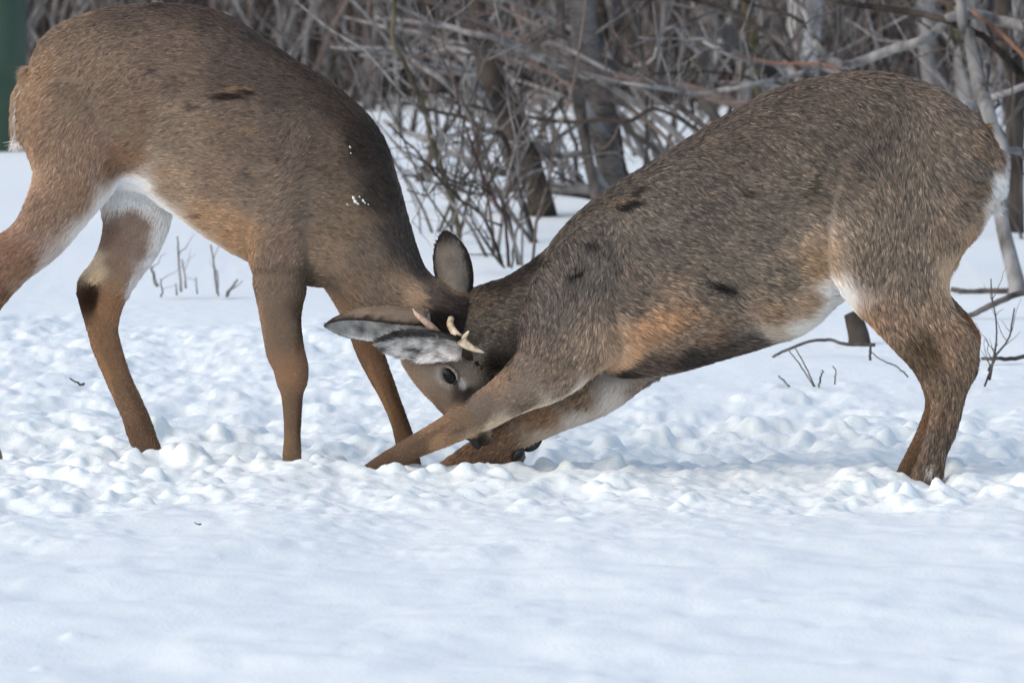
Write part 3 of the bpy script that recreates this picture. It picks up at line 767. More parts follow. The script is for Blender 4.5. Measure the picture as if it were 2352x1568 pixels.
def finish_deer(root, lofts, ctrl, marks, nfur, bare=(), **kw):
    me, st = build_body('body', lofts)
    v, n, t = mesh_arrays(me)
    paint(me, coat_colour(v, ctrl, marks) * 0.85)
    body = link('body', me, SKIN, root)
    fv, lv = flow_field(v, st)
    FX = np.hstack([fv, lv[:, None]])
    P, Nn, E_ = scatter(me, nfur, FX)
    keep = P[:, 2] > -0.06
    for (x, y, rx, ry, ang) in bare:
        q_ = qpos(P); a_ = math.radians(ang); dx, dy = q_[:, 0] - x, q_[:, 1] - y
        keep &= ((dx * math.cos(a_) + dy * math.sin(a_)) / rx) ** 2 + ((dy * math.cos(a_) - dx * math.sin(a_)) / ry) ** 2 > 1
    P, Nn = P[keep], Nn[keep]
    F, Lf = E_[keep, :3], E_[keep, 3]
    P2, N2, E2 = scatter(me, nfur // 2, FX)
    F2, L2 = E2[:, :3], E2[:, 3]
    k2 = (L2 < 0.0135) & (P2[:, 2] > -0.06)
    for (x, y, rx, ry, ang) in bare:
        q_ = qpos(P2); a_ = math.radians(ang); dx, dy = q_[:, 0] - x, q_[:, 1] - y
        k2 &= ((dx * math.cos(a_) + dy * math.sin(a_)) / rx) ** 2 + ((dy * math.cos(a_) - dx * math.sin(a_)) / ry) ** 2 > 1
    P, Nn, F, Lf = np.vstack([P, P2[k2]]), np.vstack([Nn, N2[k2]]), np.vstack([F, F2[k2]]), np.concatenate([Lf, L2[k2]])
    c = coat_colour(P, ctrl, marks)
    pale = sstep(0.3, 0.6, c.mean(1))
    Lf = Lf * (1 + 0.6 * pale) * (0.7 + 0.4 * fbm(P * 12, 9, 2))
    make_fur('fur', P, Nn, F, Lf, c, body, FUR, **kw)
    return body, st

def front_z(body, u, v):
    """depth offset of a body's near surface under view pixel (u,v)"""
    vv, _, _ = mesh_arrays(body.data)
    q = qpos(vv)
    d = np.hypot(q[:, 0] - u, q[:, 1] - v)
    s = d < 14
    return float(q[s, 2].max()) if s.any() else 60.0
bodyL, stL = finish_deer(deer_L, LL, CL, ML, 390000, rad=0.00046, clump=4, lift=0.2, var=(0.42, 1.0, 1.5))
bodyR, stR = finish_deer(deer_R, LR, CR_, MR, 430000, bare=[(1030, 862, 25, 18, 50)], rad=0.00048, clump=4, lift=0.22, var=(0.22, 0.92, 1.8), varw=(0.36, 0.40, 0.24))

# a few grains of snow caught in the left deer's shoulder fur
mb = MB()
for (u, v, r) in [(812, 455, 5), (816, 463, 6), (822, 468, 4), (834, 461, 4), (838, 466, 3), (804, 338, 3), (806, 352, 2), (798, 470, 2.5), (826, 452, 2.5), (846, 470, 2)]:
    z = front_z(bodyL, u, v) + 4
    mb.tube(np.array([zW(u - r * 0.5, v - r * 0.8, z), zW(u, v, z + 2), zW(u + r * 0.6, v + r * 0.7, z)]), np.array([0.4, 1.0, 0.45]) * r * 0.8 / PXM, 6)
link('caught_snow', mb.mesh('caught_snow'), snow_mat, deer_L, kind='stuff')
# ears
GREY = (112, 104, 94)
ear(deer_L, zW(1056, 685, -6), zW(1021, 530, -14), None, (0.25, 1.0, 0.05), 44 / PXM, (GREY, (200, 196, 192), (40, 34, 30), (30, 26, 24)), curl=(80, 50), seed=1)
ear(deer_L, zW(985, 744, 96), zW(746, 744, 112), None, (0.0, 0.0, -1.0), 44 / PXM, ((124, 108, 92), (212, 210, 208), (30, 25, 22), (44, 38, 34)), tube=True, curl=(122, 96), seed=2, twist=(28, 48), rimw=(0.84, 0.95, 1), nfur=11000, inlen=0.007)
ear(deer_R, zW(1058, 800, 138), zW(864, 786, 146), None, (0.05, -1.0, -0.4), 39 / PXM, ((70, 62, 55), (206, 203, 200), (30, 26, 23), (40, 36, 32)), curl=(84, 62), seed=3, nfur=10000, rimw=(-0.05, 0.4, 1), inlen=0.015)
# antlers
mb, _ = smooth_tube('antler', [(1036, 732, 62), (1034, 745, 90), (1044, 764, 118), (1062, 784, 130), (1082, 798, 130), (1112, 810, 122)], [7.5, 8, 9, 11.5, 8, 2], deer_L, ANTLER)
q, _r = np.array([zW(1060, 782, 128), zW(1068, 772, 131), zW(1077, 760, 133)]), np.array([8, 5.5, 2.2]) / PXM
Q = cr(np.hstack([q, _r[:, None]]), 5); mb.tube(Q[:, :3], Q[:, 3], 10)
link('antler', mb.mesh('antler'), ANTLER, deer_L)['label'] = 'pale forked antler'
mb, _ = smooth_tube('antler', [(1008, 768, 120), (992, 752, 140), (972, 734, 150), (957, 722, 152), (948, 708, 150)], [8, 8.5, 7.5, 5, 1.2], deer_R, ANTLER2)
link('antler', mb.mesh('antler'), ANTLER2, deer_R)['label'] = 'short pinkish spike antler'

# eye (ball, lids)
def ball(name, u, v, z, ru, rv, rz, ang, mat, parent):
    mb = MB(); a = math.radians(ang)
    th = np.linspace(0, 2 * math.pi, 24, endpoint=False); ph = np.linspace(0.05, math.pi - 0.05, 14)
    rings = []
    for p in ph:
        x, y, zz = ru * math.sin(p) * np.cos(th), rv * math.sin(p) * np.sin(th), np.full(24, rz * math.cos(p))
        uu, vv = u + x * math.cos(a) - y * math.sin(a), v + x * math.sin(a) + y * math.cos(a)
        rings.append(np.array([zW(uu[i], vv[i], z + zz[i]) for i in range(24)]))
    mb.grid_rings(rings)
    return link(name, mb.mesh(name), mat, parent)
ez = front_z(bodyR, 1030, 862)
e = ball('eye', 1030, 862, ez - 9, 23, 16, 12, 50, EYE, deer_R)
lid = MB()
for k, (ru, rv, rr, ccol) in enumerate([(22.5, 15.5, 2.6, 0)]):
    th = np.linspace(0, 2 * math.pi, 40, endpoint=True)
    a = math.radians(50)
    uu = 1030 + ru * np.cos(th) * math.cos(a) - rv * np.sin(th) * math.sin(a); vv = 862 + ru * np.cos(th) * math.sin(a) + rv * np.sin(th) * math.cos(a)
    lid.tube(np.array([zW(uu[i], vv[i], ez - 5) for i in range(40)]), np.full(40, rr / PXM), 8)
link('eyelid', lid.mesh('eyelid'), plain('lid_dark', (44, 36, 34), 0.6, 0.3), e)
brow = MB()
for a0, a1, rr, off in ((150, 330, 4.2, 1.10), (20, 130, 2.6, 1.14)):
    th = np.radians(np.linspace(a0, a1, 16)); a = math.radians(50)
    uu = 1030 + off * (22.5 * np.cos(th) * math.cos(a) - 15.5 * np.sin(th) * math.sin(a)); vv = 862 + off * (22.5 * np.cos(th) * math.sin(a) + 15.5 * np.sin(th) * math.cos(a))
    brow.tube(np.array([zW(uu[i], vv[i], ez - 2) for i in range(16)]), rr / PXM * (0.35 + 0.65 * np.sin(np.linspace(0.15, math.pi - 0.15, 16))), 8)
link('eyelid', brow.mesh('eyelid'), plain('lid_pale', (150, 140, 128), 0.9, 0.1, ((112, 96, 82), 300)), e)
ball('nose', 1090, 1010, 52, 24, 12, 26, 62, NOSE, deer_R)
# hoof of the folded foreleg: two toes and a dewclaw
hoof = bpy.data.objects.new('hoof', None)
def toe(pts, rad, parent, nm):
    mb, _ = smooth_tube(nm, pts, rad, parent, HOOF)
    return mb
mb = toe([(1198, 1026, -40), (1190, 1040, -38), (1182, 1054, -36), (1178, 1066, -36)], [11, 13, 9, 2], deer_R, 'hoof')
h1 = link('hoof', mb.mesh('hoof'), HOOF, deer_R)
mb = toe([(1202, 1026, -48), (1216, 1026, -46), (1230, 1022, -46), (1244, 1012, -46)], [10, 12, 9, 2], deer_R, 'hoof')
h2 = link('hoof', mb.mesh('hoof'), HOOF, deer_R)
bpy.data.objects.remove(hoof)

# tails
def tail(root, pts, rad, cols, n=9000):
    mb, Q = smooth_tube('tail', pts, rad, root, SKIN, sides=14)
    me = mb.mesh('tail')
    import bmesh
    bm = bmesh.new(); bm.from_mesh(me); bmesh.ops.recalc_face_normals(bm, faces=bm.faces); bm.to_mesh(me); bm.free()
    ax = Q[-1, :3] - Q[0, :3]; Ln = np.linalg.norm(ax); ax /= Ln
    def colour(P, Nn, sgn):
        tl = ((P - Q[0, :3]) @ ax) / Ln
        w = np.maximum(sstep(-0.25, 0.3, Nn[:, 0] * sgn) * (1 - sstep(0.75, 0.95, tl)), 1 - sstep(0.05, 0.3, tl))[:, None]
        return srgb(cols[0]) * w + srgb(cols[1]) * (1 - w)
    sgn = -1 if root is deer_L else 1
    v, n_, _ = mesh_arrays(me)
    paint(me, colour(v, n_, sgn))
    o = link('tail', me, SKIN, root)
    P, Nn = scatter(me, n)
    F = np.tile(ax, (n, 1)) + np.array([0.25 * sgn, 0, -0.3])
    make_fur('fur', P, Nn, F, np.full(n, 0.034), colour(P, Nn, sgn), o, FUR, lift=0.22, clump=8, rad=0.0006, var=(0.75, 1.0, 1.2))
tail(deer_L, [(74, 160, 0), (50, 215, 0), (42, 265, 0), (42, 322, 0)], [8, 13, 12, 4], ((176, 152, 126), WH))
tail(deer_R, [(2250, 290, 0), (2276, 345, 0), (2288, 410, 0), (2282, 470, 0)], [8, 13, 12, 4], ((134, 108, 82), WH))

# ------------------------------------------------------------------ the wood behind
B_GREY = bark_mat('bark_grey', (84, 81, 78), (150, 147, 144), 30)
B_STRIPE = bark_mat('bark_cherry', (52, 49, 46), (116, 112, 108), 26, stripes=True)
B_BROWN = bark_mat('bark_brown', (56, 51, 48), (110, 104, 99), 30)
B_DARK = bark_mat('bark_dark', (38, 33, 29), (78, 70, 63), 35)
B_RED = bark_mat('twig_red', (88, 77, 71), (126, 111, 103), 40)
B_ORANGE = bark_mat('twig_orange', (118, 88, 74), (150, 114, 96), 40)
B_PALE = bark_mat('bark_pale', (118, 115, 112), (172, 169, 167), 14)
B_OLIVE = bark_mat('bark_olive', (58, 54, 38), (98, 92, 74), 30)
B_WINE = bark_mat('twig_wine', (62, 46, 46), (92, 70, 68), 40)

def zc(pts, x0, y0, s):
    """points read off an enlarged crop (x, y) -> view pixels"""
    return [((x0 + x / s) * 0.91875, (y0 + y / s) * 0.91875) for x, y in pts]
cA = lambda p: zc(p, 900, 0, 2.8)
cC = lambda p: zc(p, 1600, 0, 2.45)
V0 = lambda p: p

def path3(pv, D, depth_wob=0.25, dz=0.0):
    """view polyline -> world polyline around distance D, wandering a little in depth"""
    pv = np.asarray(pv, float)
    k = len(pv)
    w = np.cumsum(rng.normal(0, depth_wob / max(2, k) ** 0.5, k)); w -= w[0]
    return np.array([W(pv[i, 0], pv[i, 1], D + w[i] + dz * i / max(1, k - 1)) for i in range(k)])

def wiggle(P, amp):
    Q = cr(P, 5)
    n = len(Q)
    o = np.cumsum(rng.normal(0, 1, (n, 3)), 0)
    o -= np.linspace(0, 1, n)[:, None] * o[-1]
    return Q + o * amp / math.sqrt(n)

def twigs_along(mb, P, R, count, length, spread=0.9, up=0.25, depth=1):
    n = len(P)
    for _ in range(count):
        i = rng.integers(max(1, n // 6), n - 1)
        d = P[min(i + 1, n - 1)] - P[i - 1]; d /= np.linalg.norm(d) + 1e-9
        o = rng.normal(0, 1, 3); o -= d * (o @ d); o /= np.linalg.norm(o) + 1e-9
        dr = d * rng.uniform(0.3, 1.0) + o * spread + np.array([0, 0, up]); dr /= np.linalg.norm(dr)
        l = length * rng.uniform(0.4, 1.3)
        m_ = 6
        q = np.array([P[i] + dr * l * t + np.array([0, 0, 0.12 * l]) * t * t for t in np.linspace(0, 1, m_)])
        q[1:] += np.cumsum(rng.normal(0, l * 0.035, (m_ - 1, 3)), 0)
        r0 = max(0.0012, min(R[i] * 0.55, 0.0045))
        mb.tube(q, np.linspace(r0, r0 * 0.35, m_), 4)
        if depth > 0:
            twigs_along(mb, q, np.linspace(r0, r0 * 0.4, m_), rng.integers(1, 4), l * 0.5, spread, up, depth - 1)

def plant(name, label, cat, base_uv, D, parts, group=None, twig_mat=None):
    """parts: (part name, view polyline, width at both ends in view px, material, twigs)"""
    bw = W(base_uv[0], base_uv[1], D); bx, by = float(bw[0]), float(bw[1])
    root = empty(name, (bx, by, snow_z(bx, by) - 0.02), label, cat, group)
    ppm = FV / D
    tw = MB()
    for (pn, pv, w0, w1, mat, nt_) in parts:
        P = wiggle(path3(pv, D), 0.010 if pn != 'trunk' else 0.004)
        if pn == 'trunk':
            P = np.vstack([P, P[-1] + np.array([0.004, 0, -0.12]), P[-1] + np.array([0.008, 0, -0.26])])
        R_ = np.linspace(w0, w1, len(P)) / 2 / ppm
        R_ = R_ * (1 + 0.12 * np.sin(np.linspace(0, 9, len(P)) + rng.uniform(0, 6)))
        mb = MB(); mb.tube(P, R_, 14 if w0 > 40 else 8)
        link(pn, mb.mesh(pn), mat, root)
        if nt_:
            twigs_along(tw, P, R_, nt_, 0.22)
    if tw.n:
        link('twigs', tw.mesh('twigs'), twig_mat or B_BROWN, root, kind='stuff')
    return root

def tree_up(base, h, lean, r0):
    """trunk path in metres from the snow upward"""
    z0 = snow_z(*base) - 0.15
    t = np.linspace(0, 1, 8)
    return np.stack([base[0] + lean[0] * h * t, base[1] + lean[1] * h * t, z0 + h * t], 1), r0 * (1 - 0.6 * t)

# T1: grey cherry-barked clump behind the right deer's shoulder
up = lambda pts: [(pts[0][0] + (pts[0][0] - pts[1][0]) * 3.0, pts[0][1] - 1400)] + pts   # trunk goes on above the picture
plant('bare_tree', 'grey tree with dark banded bark above the right deer\'s shoulder', 'tree', (1395, 470), 23.6, [
    ('trunk', up(cA([(1540, 0), (1590, 300), (1640, 560), (1700, 900), (1760, 1200), (1800, 1460)])), 58, 82, B_STRIPE, 0),
    ('trunk', up(cA([(1395, 0), (1430, 300), (1500, 560), (1545, 760), (1580, 1000), (1640, 1300), (1680, 1480)])), 24, 32, B_BROWN, 0),
    ('branch', cA([(1720, 960), (1600, 770), (1540, 680), (1440, 520), (1330, 400), (1180, 320), (980, 230), (820, 60)]), 30, 12, B_GREY, 6),
    ('branch', cA([(1780, 1420), (1620, 1330), (1420, 1320), (1250, 1300), (1080, 1220), (930, 1200), (800, 1130), (640, 1070), (520, 1000), (340, 930), (170, 850)]), 28, 10, B_GREY, 12),
    ('branch', cA([(1760, 1380), (1660, 1240), (1560, 1085), (1420, 1090), (1300, 1070), (1180, 1000), (1050, 930), (850, 820), (700, 680), (560, 560), (390, 440), (270, 320), (200, 200), (100, 0)]), 18, 10, B_GREY, 10),
    ('branch', cA([(1770, 1440), (1500, 1360), (1100, 1320), (900, 1350), (780, 1340), (620, 1300), (450, 1250), (300, 1220)]), 11, 6, B_DARK, 10),
    ('branch', cA([(1900, 1300), (1850, 1150), (1820, 980), (1780, 780), (1720, 620), (1640, 400)]), 9, 6, B_DARK, 3),
    ('branch', cA([(1800, 1400), (1600, 1320), (1380, 1200), (1280, 1080), (1200, 900), (1130, 700), (1140, 520)]), 9, 4, B_BROWN, 6),
], twig_mat=B_BROWN)
# T2: leaning brown trunk
plant('bare_tree', 'leaning dark brown trunk rising from snow between the two deer', 'tree', (1245, 490), 23.3, [
    ('trunk', [(900, -1500)] + cA([(800, -60), (870, 300), (930, 560), (1020, 760), (1090, 950), (1180, 1150), (1255, 1400), (1275, 1500)]), 44, 74, B_DARK, 0),
    ('branch', cA([(1100, 960), (1160, 900), (1260, 860), (1400, 760)]), 10, 4, B_BROWN, 3)])
# T3: slim dark sapling at the left of the gap
plant('bare_sapling', 'slim dark olive sapling standing right beside the left deer\'s neck', 'sapling', (1057, 545), 21.9, [
    ('trunk', [(880, -1200), (905, -100)] + cA([(230, 250), (310, 430), (380, 590), (450, 750), (510, 980), (560, 1150), (620, 1330), (690, 1600)]), 10, 16, B_OLIVE, 0),
    ('branch', cA([(500, 950), (600, 960), (720, 920), (870, 880)]), 8, 4, B_GREY, 6),
    ('branch', cA([(460, 790), (380, 720), (280, 640), (150, 620)]), 8, 4, B_DARK, 6)])
# arching shrub whose rods sweep over the gap
plant('arching_shrub', 'shrub with long reddish rods arching over the gap between the deer', 'shrub', (1640, 520), 22.6, [
    ('branch', [(1690, 520), (1750, 330), (1700, 245)] + cA([(2240, 610), (2000, 580), (1750, 530), (1550, 470), (1350, 360), (1150, 270), (900, 160), (700, 70), (480, 0), (250, -120)]), 26, 10, B_RED, 4),
    ('branch', [(1660, 520), (1660, 350)] + cA([(2100, 650), (1950, 540), (1800, 470), (1600, 360), (1450, 270), (1250, 190), (1050, 90), (850, 0), (600, -150)]), 20, 9, B_BROWN, 4),
    ('branch', [(1640, 515), (1580, 330)] + cA([(1700, 560), (1400, 420), (1150, 330), (1000, 280), (800, 240), (620, 190), (450, 130), (240, 20), (100, -80)]), 20, 8, B_GREY, 4),
    ('branch', [(1650, 515), (1690, 380)] + cA([(2130, 770), (1900, 830), (1700, 820), (1450, 835), (1200, 810), (1000, 790), (850, 750), (680, 720), (520, 660), (320, 620)]), 12, 6, B_DARK, 4),
    ('branch', [(1640, 515), (1600, 400)] + cA([(1900, 760), (1480, 600), (1350, 520), (1150, 440), (900, 400), (620, 370), (300, 420)]), 11, 5, B_RED, 4),
    ('branch', [(1650, 515), (1590, 300)] + cA([(1450, 360), (1250, 350), (1050, 370), (900, 370), (760, 330), (640, 310), (500, 360), (350, 390), (150, 370), (0, 350), (-200, 330)]), 12, 7, B_GREY, 4),
], twig_mat=B_RED)
plant('arching_shrub', 'wine-red thin shoots standing in snow under the arching rods', 'shrub', (1165, 610), 20.9, [
    ('branch', [(1168, 612)] + cA([(1010, 1540), (960, 1420), (900, 1300), (830, 1100), (760, 900), (700, 740), (680, 600)]), 9, 5, B_WINE, 8),
    ('branch', [(1150, 612)] + cA([(860, 1540), (700, 1400), (560, 1280), (400, 1080), (200, 870)]), 9, 5, B_DARK, 8),
    ('branch', [(1175, 612), (1185, 560), (1200, 500), (1215, 420)], 7, 4, B_GREY, 6),
    ('branch', [(1160, 614), (1120, 560), (1090, 520), (1075, 440)], 7, 4, B_BROWN, 8),
    ('branch', cA([(1000, 1580), (860, 1520), (700, 1330), (560, 1290), (470, 1350), (330, 1330)]), 6, 4, B_BROWN, 8)], twig_mat=B_DARK)
plant('arching_shrub', 'low grey shrub with crossing twigs at the foot of the brown trunk', 'shrub', (1225, 560), 22.2, [
    ('branch', [(1228, 562)] + cA([(1080, 1250), (1000, 950), (870, 900), (700, 820), (480, 760), (300, 720)]), 18, 7, B_DARK, 4),
    ('branch', [(1228, 562)] + cA([(1000, 1400), (1080, 1200), (1170, 1000), (1200, 840)]), 9, 4, B_GREY, 6),
    ('branch', [(1225, 562)] + cA([(1100, 1300), (1280, 1180), (1420, 1150), (1560, 1240)]), 8, 4, B_GREY, 6),
    ('branch', [(1225, 562)] + cA([(900, 1300), (620, 1260), (430, 1120), (300, 1060)]), 9, 4, B_BROWN, 5)], twig_mat=B_GREY)
def rods(base, D, n, du, dv, mats, w, label, nt_=2, top=0.0):
    parts = []
    for k in range(n):
        b0 = np.array([base[0] + rng.normal(0, 14), base[1]])
        e0 = np.array([base[0] + rng.uniform(*du), rng.uniform(*dv)])
        c0 = np.array([b0[0] + (e0[0] - b0[0]) * rng.uniform(-0.05, 0.22), min(b0[1] - 60, e0[1] * 0.75 + b0[1] * 0.25 - rng.uniform(20, 160) + top)])
        t = np.linspace(0, 1, 7)[:, None]
        p = (1 - t) ** 2 * b0 + 2 * t * (1 - t) * c0 + t ** 2 * e0
        p[1:-1] += rng.normal(0, 9, (5, 2))
        ww = rng.uniform(*w)
        parts.append(('branch', [tuple(q) for q in p], ww, ww * 0.45, mats[rng.integers(len(mats))], nt_))
    plant('arching_shrub', label, 'shrub', base, D, parts, twig_mat=mats[0])
rods((1560, 490), 24.6, 6, (-820, -350), (-30, 330), [B_GREY, B_BROWN, B_GREY, B_RED], (11, 20), 'shrub with grey rods bending left over the banded grey tree')
rods((1330, 480), 25.2, 5, (-430, -200), (100, 470), [B_BROWN, B_DARK, B_GREY], (10, 18), 'shrub with grey rods bending left towards the left deer\'s neck', 2)
rods((1960, 500), 23.2, 6, (-620, -200), (-60, 210), [B_BROWN, B_GREY, B_DARK], (10, 18), 'shrub with rods bending left over the right deer\'s back')
rods((2260, 480), 23.6, 5, (-420, 60), (-80, 180), [B_GREY, B_DARK, B_GREY], (9, 18), 'shrub with crossing grey rods above the right deer\'s rump')
rods((1180, 470), 25.0, 5, (-480, -150), (-60, 180), [B_GREY, B_BROWN, B_PALE], (9, 16), 'shrub with rods bending over the left deer\'s shoulder')
# right: curved grey limb and its tree just outside the picture
plant('bare_tree', 'tree on the far right whose crooked grey limb hangs over the right deer\'s rump', 'tree', (2480, 640), 20.6, [
    ('trunk', [(2470, -1200), (2440, -100), (2455, 200), (2475, 660)], 60, 90, B_BROWN, 0),
    ('branch', [(2450, 120), (2400, 80)] + cC([(2352, 170), (2200, 130), (2050, 90), (1900, 100), (1800, 200), (1700, 260), (1500, 320), (1330, 385), (1230, 395), (1160, 370), (1100, 300), (1060, 230), (1030, 120), (960, 0), (900, -120)]), 32, 12, B_GREY, 4),
    ('branch', [(2455, 300), (2400, 220)] + cC([(2352, 470), (2230, 330), (2100, 200), (1950, 150), (1850, 110), (1700, 80), (1450, 40), (1200, 0), (1000, -60)]), 24, 11, B_DARK, 6),
    ('branch', [(2450, 240)] + cC([(2400, 390), (2352, 340), (2230, 230), (2140, 150), (2050, 90), (1960, 40), (1850, 0), (1700, -60)]), 13, 8, B_ORANGE, 4),
    ('branch', [(2455, 160)] + cC([(2352, 520), (2200, 570), (2080, 600), (1980, 630), (1900, 640)]), 18, 12, B_PALE, 2),
    ('branch', [(2460, 380)] + cC([(2400, 980), (2352, 960), (2300, 930), (2200, 920)]), 22, 14, B_GREY, 3)])
plant('bare_sapling', 'straight grey sapling behind the right deer\'s rump', 'sapling', (2333, 640), 20.3, [
    ('trunk', [(2170, -1300), (2205, -60)] + cC([(2020, 200), (2060, 450), (2120, 650), (2170, 800), (2230, 960)]) + [(2300, 500), (2335, 650)], 24, 40, B_GREY, 0),
    ('branch', cC([(2140, 700), (2130, 560), (2140, 400)]), 8, 4, B_DARK, 2)])
plant('bare_tree', 'dark brown trunk at the right edge behind the right deer\'s tail', 'tree', (2335, 540), 22.4, [
    ('trunk', [(2270, -1300)] + cC([(2230, 0), (2280, 300), (2295, 600), (2290, 1000)]) + [(2335, 545)], 38, 46, B_DARK, 0),
    ('branch', cC([(2290, 500), (2230, 380), (2180, 300), (2120, 150)]), 10, 5, B_DARK, 4)])
plant('bare_sapling', 'olive mossy sapling beside the grey sapling on the right', 'sapling', (2290, 470), 23.4, [
    ('trunk', [(2180, -1200)] + cC([(1900, 0), (1960, 200), (2010, 450), (2060, 650)]) + [(2290, 475)], 16, 20, B_OLIVE, 0)])
plant('arching_shrub', 'shrub with a bright orange twig lying along the right deer\'s back', 'shrub', (1850, 520), 22.0, [
    ('branch', [(1860, 520), (1950, 260), (1930, 170)] + cC([(1130, 385), (1000, 390), (850, 390), (700, 365), (600, 340)]), 11, 8, B_ORANGE, 0),
    ('branch', cC([(600, 340), (430, 260), (250, 240), (0, 230)]), 8, 5, B_GREY, 4),
    ('branch', [(1860, 520), (1960, 230)] + cC([(1100, 420), (900, 470), (700, 510), (520, 545), (350, 565), (150, 545), (0, 520), (-200, 480), (-500, 400)]), 13, 7, B_GREY, 6),
    ('branch', [(1840, 520), (1780, 240)] + cC([(720, 640), (520, 640), (360, 590), (100, 540), (-150, 470)]), 15, 6, B_RED, 6)], twig_mat=B_GREY)
plant('bare_tree', 'dark leaning trunk with broken top above the right deer\'s back', 'tree', (1890, 470), 24.0, [
    ('trunk', cC([(375, 50), (480, 170), (620, 290), (720, 380), (840, 480), (960, 620)]) + [(2000, 470)], 30, 44, B_BROWN, 0)])
plant('bare_tree', 'reddish brown broken stem left of the dark leaning trunk', 'tree', (1770, 460), 24.6, [
    ('trunk', cC([(320, 95), (345, 200), (370, 300), (390, 480), (400, 620)]) + [(1770, 465)], 24, 32, B_BROWN, 0),
    ('branch', cC([(360, 330), (280, 250), (220, 170), (140, 210), (110, 310), (60, 380), (-40, 400)]), 8, 5, B_PALE, 3)])
plant('bare_tree', 'dark mossy stem in front of the pale trunks', 'tree', (1890, 440), 25.4, [
    ('trunk', [(1840, -1300)] + cC([(660, -100), (670, 0), (690, 200), (720, 330), (740, 600)]) + [(1895, 445)], 22, 28, B_OLIVE, 0),
    ('branch', cC([(730, 230), (860, 280), (930, 360), (970, 460)]), 8, 5, B_OLIVE, 2)])
# fallen limbs and twigs on the snow at the right
def limb(name, label, pv, w0, w1, mat, vbase, nt_=0, group=None, cat='branch'):
    D = float(ground_D(vbase))
    P = wiggle(path3(pv, D, 0.06), 0.004)
    R_ = np.linspace(w0, w1, len(P)) / 2 / (FV / D)
    mb = MB(); mb.tube(P, R_, 8)
    if nt_:
        twigs_along(mb, P, R_, nt_, 0.09, depth=0)
    o = link(name, mb.mesh(name), mat)
    o['label'] = label; o['category'] = cat
    if group:
        o['group'] = group
    return o
limb('fallen_branch', 'thick dark branch lying level over snow at the right edge', [(2185, 664), (2220, 669), (2260, 668), (2310, 669), (2420, 660)], 12, 19, B_BROWN, 672)
limb('fallen_branch', 'dark branch slanting below the level branch at the right edge', [(2222, 726), (2250, 716), (2290, 696), (2352, 674), (2440, 650)], 12, 17, B_BROWN, 730)
limb('fallen_branch', 'thin branch low over snow behind the right deer\'s hock', [(2255, 823), (2290, 821), (2330, 818), (2400, 806)], 8, 11, B_BROWN, 840)
limb('fallen_branch', 'thin crooked branch on snow below the right deer\'s white belly', [(1775, 820), (1815, 800), (1860, 782), (1900, 780), (1940, 790), (2010, 792)], 6, 9, B_BROWN, 822)
for lb, pv, w in [('tall knotty weed stalk behind the right deer\'s hock', [(2262, 885), (2280, 820), (2284, 760), (2278, 700), (2276, 640)], 5),
                  ('curved weed stalk rising right of the right deer\'s hock', [(2270, 850), (2290, 815), (2318, 772), (2330, 708)], 6),
                  ('short stalk leaning at the right deer\'s hock', [(2275, 870), (2285, 830), (2290, 790)], 6)]:
    limb('weed_stalk', lb, pv, w, w * 0.6, B_BROWN, 885, 4, cat='stalk')
for lb, pv, w in [('long thin stalk leaning under the right deer\'s belly', [(1870, 886), (1845, 845), (1810, 800)], 4), ('second thin stalk under the right deer\'s belly', [(1872, 886), (1856, 850), (1826, 798)], 4),
                  ('short upright stub right of the leaning stalks', [(1880, 888), (1884, 868), (1888, 850)], 5), ('hooked stub standing under the right deer\'s belly', [(1917, 882), (1920, 860), (1913, 840)], 4),
                  ('short slanted stub left of the leaning stalks', [(1811, 886), (1800, 874), (1788, 864)], 5), ('twig slanting down in front of the right deer\'s thigh', [(2086, 866), (2060, 842), (2030, 830), (1995, 806)], 4),
                  ('upright stub below the crooked branch', [(2000, 828), (2001, 805), (2002, 790)], 7)]:
    limb('weed_stalk', lb, pv, w, w * 0.7, B_GREY, 886, 0, cat='stalk')
# stump behind the thigh
D = float(ground_D(792)); st_p = np.array([W(1975, 800, D), W(1972, 770, D), W(1962, 735, D), W(1955, 718, D)])
mb = MB(); mb.tube(cr(st_p, 4), np.linspace(0.030, 0.020, 13), 14)
o = link('tree_stump', mb.mesh('tree_stump'), B_DARK); o['label'] = 'dark stump behind the right deer\'s thigh'; o['category'] = 'stump'
# dry stalks under the left deer's belly
for lb, pv, w in [('tallest dry stalk under the left deer\'s belly', [(416, 668), (412, 610), (407, 543)], 7), ('short dry stalk against the tallest one', [(426, 664), (422, 630), (418, 596)], 6),
                  ('tall dry stalk nearest the left deer\'s foreleg', [(500, 672), (493, 620), (484, 562)], 7), ('thin dry stalk beside the left deer\'s foreleg', [(503, 680), (501, 650), (498, 620)], 5),
                  ('leaning stalk at the left deer\'s far hind leg', [(360, 655), (353, 635), (346, 612)], 9), ('short stub below the leaning stalk', [(371, 682), (371, 660), (368, 640)], 5),
                  ('small stub between the dry stalks', [(406, 678), (405, 664), (404, 652)], 5), ('faint stub between the two tall stalks', [(453, 676), (452, 655), (450, 638)], 5),
                  ('forked stub close to the left deer\'s elbow', [(522, 680), (534, 662), (546, 642)], 8)]:
    limb('weed_stalk', lb, pv, w, w * 0.6, B_GREY, 680, 1, cat='stalk')
limb('fallen_twig', 'tiny dark speck of twig on the smooth foreground snow', [(450, 1200), (456, 1202), (462, 1203)], 2, 3, B_DARK, 1203, cat='twig')
limb('fallen_twig', 'small curved dark twig lying on snow behind the left hind leg', [(160, 868), (170, 876), (182, 883), (193, 880)], 3, 6, B_DARK, 890, cat='twig')
